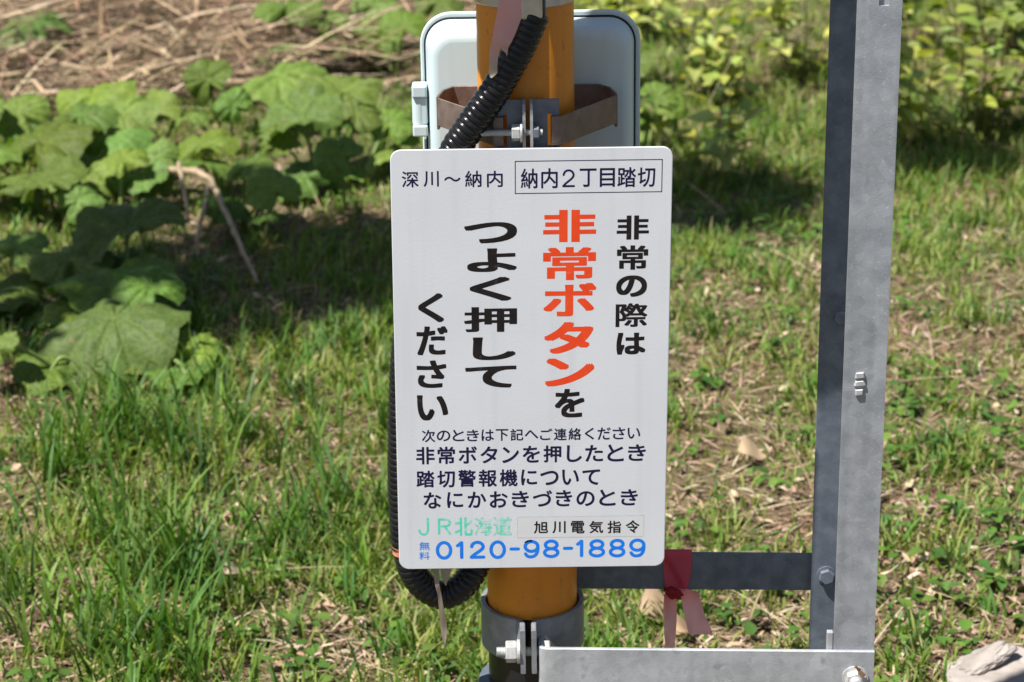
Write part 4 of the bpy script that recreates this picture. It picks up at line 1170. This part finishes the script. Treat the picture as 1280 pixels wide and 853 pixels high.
# ------------------------------------------------------------------ unseen slim tree added left of the view to cast the shadow across the grass
tx, ty_ = -2.0, 4.0
tr = thing('added_shade_tree', (tx, ty_, float(gz(tx, ty_))), 'unseen slim young tree with tiered crown, added left of the view for its shadow', 'tree')
trunk = np.array([(tx + 0.03 * math.sin(h * 1.3), ty_ + 0.03 * math.cos(h * 1.7) - 0.03, h) for h in np.linspace(-0.1, 7.6, 30)])
parts_ = [tube(trunk, np.linspace(0.055, 0.012, 30), 10)]
lv, lf, lc, o = [], [], [], 0
for h0, h1, rr_, n in ((1.9, 2.9, 0.34, 330), (2.9, 3.95, 0.44, 1500), (4.15, 4.7, 0.12, 120), (5.15, 5.75, 0.25, 750), (6.65, 7.1, 0.18, 300)):
    for _ in range(max(4, n // 120)):
        a = rnd.uniform(0, 6.28); h = rnd.uniform(h0, h1 - 0.15); q = rr_ * rnd.uniform(0.7, 1.0)
        parts_.append(tube(catmull([(tx, ty_, h - 0.12), (tx + 0.5 * q * math.cos(a), ty_ + 0.5 * q * math.sin(a), h), (tx + q * math.cos(a), ty_ + q * math.sin(a), h + 0.06)], 5), np.linspace(0.014, 0.004, 11), 6))
    for _ in range(n):
        a = rnd.uniform(0, 6.28); t = rnd.random(); q = rr_ * math.sqrt(rnd.random()) * (0.55 + 0.9 * math.sin(math.pi * min(1, t + 0.12)) * 0.6)
        p = np.array([tx + q * math.cos(a), ty_ + q * math.sin(a), h0 + (h1 - h0) * t])
        s = rnd.uniform(0.05, 0.10)
        V = (OV * s) @ (rotz(rnd.uniform(0, 6.28)) @ roty(rnd.uniform(-0.7, 0.9)) @ rotx(rnd.uniform(-0.7, 0.7))).T + p
        lv.append(V); lf += [tuple(x + o for x in f) for f in OF]; o += len(V)
        lc.append(np.tile(np.array([0.09, 0.16, 0.03]) * rnd.uniform(0.7, 1.3), (len(V), 1)))
V, F = join(parts_)
mk('trunk', V, F, MT['dry'], tr, True, np.tile(np.array([0.22, 0.19, 0.16]), (len(V), 1)))
mk('crown', np.concatenate(lv), lf, MT['grass'], tr, True, np.concatenate(lc))

# ------------------------------------------------------------------ grass, litter and low weeds
def in_view(n, ymin=2.35, ymax=10.5, margin=0.75, power=1.0):
    """random ground points, denser per area where the ground is near"""
    u = rng.random(n)
    y = ymin * (ymax / ymin) ** (u ** power)
    hw = 0.235 * y + margin
    x = (rng.random(n) * 2 - 1) * hw
    return x, y


def lush(x, y):
    """how much green grows here, 0..1"""
    n = 0.45 * fbm(x * 2.4 + 1.3, y * 1.9, 41, 3) + 0.55 * fbm(x * 8.5, y * 6.5 + 3, 47, 3)
    v = 0.50 + (n - 0.5) * 3.6
    v = v + 0.16 * np.exp(-((x + 0.62) / 0.36) ** 2 - ((y - 3.45) / 0.62) ** 2)      # tall tufts front left
    v = v - 0.35 * np.exp(-((x + 0.28) / 0.22) ** 2 - ((y - 2.95) / 0.22) ** 2)      # bare, strawy patches
    v = v - 0.20 * np.exp(-((x + 0.42) / 0.10) ** 2 - ((y - 3.5) / 0.35) ** 2)
    v = v - 0.9 * np.clip((y - 6.25 - 0.35 * fbm(x * 3, y * 0, 3, 2)) / 0.5, 0, 1) * np.clip((0.05 - x) / 0.35, 0, 1)   # reed heap, back left
    v = v - 0.16 * np.clip((x - 0.1) / 0.15, 0, 1) * np.clip((5.0 - y) / 0.3, 0, 1)
    v = v - 0.5 * np.clip(fbm(x * 1.9 + 7, y * 1.5, 83, 2) - 0.52, 0, 1) * 2.2
    v = v + 0.15 * np.exp(-((x + 0.45) / 0.35) ** 2 - ((y - 4.8) / 0.5) ** 2)
    v = v + 0.40 * np.clip((y - 5.2) / 0.5, 0, 1) * np.clip((x - 0.05) / 0.2, 0, 1)
    return np.clip(v, 0, 1)


def blades(name, x, y, length, width, lean, col, mat, label, cat, bend=0.5, seg=3, az=None, zoff=0.0):
    n = len(x)
    z = gz(x, y) + zoff
    az = rng.random(n) * 2 * np.pi if az is None else az
    fz = az + np.pi / 2 + (rng.random(n) - 0.5) * 1.6
    dx, dy = np.cos(az), np.sin(az)
    px, py = np.cos(fz), np.sin(fz)
    V = np.zeros((n, 2 * seg + 1, 3))
    cx, cz = np.zeros(n), np.zeros(n)
    ang = lean.copy()
    step = length / seg
    for k in range(seg + 1):
        t = k / seg
        wv = width * (1 - 0.25 * t) * (0.75 if k == 0 else 1) * 0.5
        if k < seg:
            V[:, 2 * k, 0] = x + dx * cx - px * wv; V[:, 2 * k, 1] = y + dy * cx - py * wv; V[:, 2 * k, 2] = z + cz
            V[:, 2 * k + 1, 0] = x + dx * cx + px * wv; V[:, 2 * k + 1, 1] = y + dy * cx + py * wv; V[:, 2 * k + 1, 2] = z + cz
        else:
            V[:, 2 * k, 0] = x + dx * cx; V[:, 2 * k, 1] = y + dy * cx; V[:, 2 * k, 2] = z + cz
        cx = cx + step * np.sin(ang); cz = cz + step * np.cos(ang)
        ang = ang + bend * (0.4 + rng.random(n)) / seg
    m = 2 * seg + 1
    base = (np.arange(n) * m)[:, None]
    tris = []
    for k in range(seg - 1):
        a = 2 * k
        tris += [[a, a + 1, a + 3], [a, a + 3, a + 2]]
    tris.append([2 * seg - 2, 2 * seg - 1, 2 * seg])
    F = (base[:, :, None] + np.array(tris)[None]).reshape(-1, 3)
    tipc = np.linspace(0, 1, seg + 1)
    C = np.repeat(col[:, None, :], m, axis=1)
    o = mk(name, V.reshape(-1, 3), F, mat, None, True, C.reshape(-1, 3))
    return tag(o, label, cat, kind='stuff')


def pick(n, pal, jitter=0.18):
    pal = np.array(pal)
    c = pal[rng.integers(0, len(pal), n)]
    return np.clip(c * (1 + (rng.random((n, 1)) - 0.5) * 2 * jitter) * (1 + (rng.random((n, 3)) - 0.5) * 0.16), 0, 1)


GREENS = [(0.155, 0.235, 0.036), (0.20, 0.285, 0.048), (0.245, 0.315, 0.06), (0.125, 0.205, 0.038), (0.29, 0.33, 0.085), (0.32, 0.31, 0.12)]
# short turf
x, y = in_view(300000)
k = rng.random(len(x)) < (0.16 + 0.50 * lush(x, y))
x, y = x[k], y[k]; n = len(x)
ln = (0.022 + 0.05 * rng.random(n) ** 1.5) * (0.55 + 0.75 * lush(x, y))
blades('short_grass', x, y, ln, 0.0028 + 0.0026 * rng.random(n), rng.random(n) * 0.75, pick(n, GREENS), MT['grass'], 'short green turf growing in patches through the brown litter', 'grass', 0.9)
# taller tufts: clumps of blades from one foot
cx_, cy_ = in_view(7000, 2.4, 8.5)
L_ = lush(cx_, cy_)
tall = 0.52 + 0.85 * np.exp(-((cx_ + 0.6) / 0.45) ** 2 - ((cy_ - 3.4) / 0.75) ** 2)
k = rng.random(len(cx_)) < L_ * 0.52 + 0.05
cx_, cy_, L_, tall = cx_[k], cy_[k], L_[k], tall[k]
m = rng.integers(5, 14, len(cx_))
idx = np.repeat(np.arange(len(cx_)), m); n = len(idx)
x = cx_[idx] + rng.normal(0, 0.012, n); y = cy_[idx] + rng.normal(0, 0.012, n)
ln = (0.045 + 0.105 * rng.random(n)) * tall[idx] * (0.6 + 0.55 * L_[idx])
tc = pick(len(cx_), [(0.095, 0.19, 0.034), (0.12, 0.225, 0.040), (0.16, 0.265, 0.046), (0.08, 0.165, 0.038)], 0.15)[idx] * (0.85 + 0.3 * rng.random((n, 1)))
blades('tall_grass', x, y, ln, 0.0034 + 0.0036 * rng.random(n), rng.random(n) * 0.36, tc, MT['grass'], 'tall fresh green grass tufts standing in the turf', 'grass', 0.8, 4)
# brown litter lying flat
TANS = [(0.32, 0.215, 0.135), (0.42, 0.31, 0.20), (0.22, 0.14, 0.085), (0.13, 0.08, 0.05), (0.52, 0.41, 0.29), (0.36, 0.24, 0.17)]
x, y = in_view(120000)
k = rng.random(len(x)) < (1.0 - 0.25 * lush(x, y))
x, y = x[k], y[k]; n = len(x)
blades('dead_grass_litter', x, y, 0.014 + 0.055 * rng.random(n) ** 2, 0.0018 + 0.0042 * rng.random(n) ** 2, 1.15 + 0.42 * rng.random(n), pick(n, TANS, 0.3), MT['dry'], 'brown dead grass and leaf litter lying on the ground', 'litter', 0.35, 3, None, 0.004)
# scraps of dead leaves, broader
x, y = in_view(6000)
k = rng.random(len(x)) < (1.0 - 0.6 * lush(x, y)); x, y = x[k], y[k]; n = len(x)
blades('leaf_scraps', x, y, 0.012 + 0.026 * rng.random(n), 0.006 + 0.010 * rng.random(n), 1.1 + 0.4 * rng.random(n), pick(n, TANS, 0.3), MT['dry'], 'small curled brown leaf scraps scattered over the ground', 'litter', 0.7, 3, None, 0.012)
# longer single straws
x, y = in_view(500); n = len(x)
blades('loose_straws', x, y, 0.08 + 0.16 * rng.random(n), 0.002 + 0.002 * rng.random(n), 1.25 + 0.32 * rng.random(n), pick(n, [(0.46, 0.36, 0.22), (0.38, 0.28, 0.17), (0.28, 0.19, 0.12)], 0.2), MT['dry'], 'loose pale straws lying across the grass', 'straw', 0.25, 4, None, 0.012)
# reed heap in the back left
n0 = 11000
x = -2.4 + 2.45 * rng.random(n0); y = 6.0 + 4.2 * rng.random(n0)
k = (y > 6.15 + 0.6 * fbm(x * 2.2, x * 0 + 1.5, 13, 2)) & (rng.random(n0) < np.clip((-0.25 - x) / 0.55, 0.10, 1))
x, y = x[k], y[k]; n = len(x)
az = np.where(rng.random(n) < 0.5, rng.normal(0.15, 0.5, n), rng.random(n) * 6.28)
heap = 0.10 * np.clip((y - 5.8) / 0.9, 0, 1) * (0.5 + fbm(x * 3, y * 3, 19, 2))
blades('dry_reeds', x, y, 0.12 + 0.36 * rng.random(n) ** 1.4, 0.004 + 0.010 * rng.random(n) ** 1.5, 1.22 + 0.40 * rng.random(n), pick(n, [(0.50, 0.38, 0.23), (0.42, 0.30, 0.18), (0.30, 0.19, 0.115), (0.64, 0.52, 0.35), (0.50, 0.37, 0.24), (0.12, 0.07, 0.045), (0.18, 0.11, 0.07), (0.09, 0.06, 0.04)], 0.25), MT['dry'], 'heap of flattened dry tan reeds behind the butterbur', 'reeds', 0.2, 4, az, heap * 1.6 * rng.random(n) + 0.01)  # darkest tints put the shaded gaps between reeds into the colour


# low broad-leaved weeds
def weeds(name, cx, cy, per, size, pal, label, h=0.03):
    idx = np.repeat(np.arange(len(cx)), per); n = len(idx)
    x = cx[idx] + rng.normal(0, 0.028, n); y = cy[idx] + rng.normal(0, 0.028, n)
    z = gz(x, y) + h * (0.3 + rng.random(n))
    s = size * (0.5 + 0.8 * rng.random(n))
    az = rng.random(n) * 6.28; tl = -0.5 + 0.8 * rng.random(n)
    U = OV[None] * s[:, None, None]
    c, s_ = np.cos(tl)[:, None], np.sin(tl)[:, None]
    X1 = U[:, :, 0] * c + U[:, :, 2] * s_; Z1 = -U[:, :, 0] * s_ + U[:, :, 2] * c
    c, s_ = np.cos(az)[:, None], np.sin(az)[:, None]
    V = np.stack([x[:, None] + X1 * c - U[:, :, 1] * s_, y[:, None] + X1 * s_ + U[:, :, 1] * c, z[:, None] + Z1], 2)
    F = (np.arange(n)[:, None, None] * len(OV) + np.array(OF)[None]).reshape(-1, 4)
    C = np.repeat(pick(n, pal)[:, None, :], len(OV), axis=1)
    return tag(mk(name, V.reshape(-1, 3), F, MT['grass'], None, True, C.reshape(-1, 3)), label, 'weeds', kind='stuff')


cx_, cy_ = in_view(2400, 2.4, 7.5)
k = rng.random(len(cx_)) < 0.25 + 0.5 * np.exp(-((cx_ - 0.95) / 0.35) ** 2 - ((cy_ - 3.5) / 0.6) ** 2) + 0.4 * np.exp(-((cx_ - 0.6) / 0.5) ** 2 - ((cy_ - 5.2) / 0.4) ** 2)
weeds('low_weeds', cx_[k], cy_[k], 9, 0.026, [(0.085, 0.175, 0.028), (0.11, 0.21, 0.035), (0.14, 0.23, 0.04), (0.07, 0.15, 0.03)], 'low broad leaved green weeds creeping among the grass')
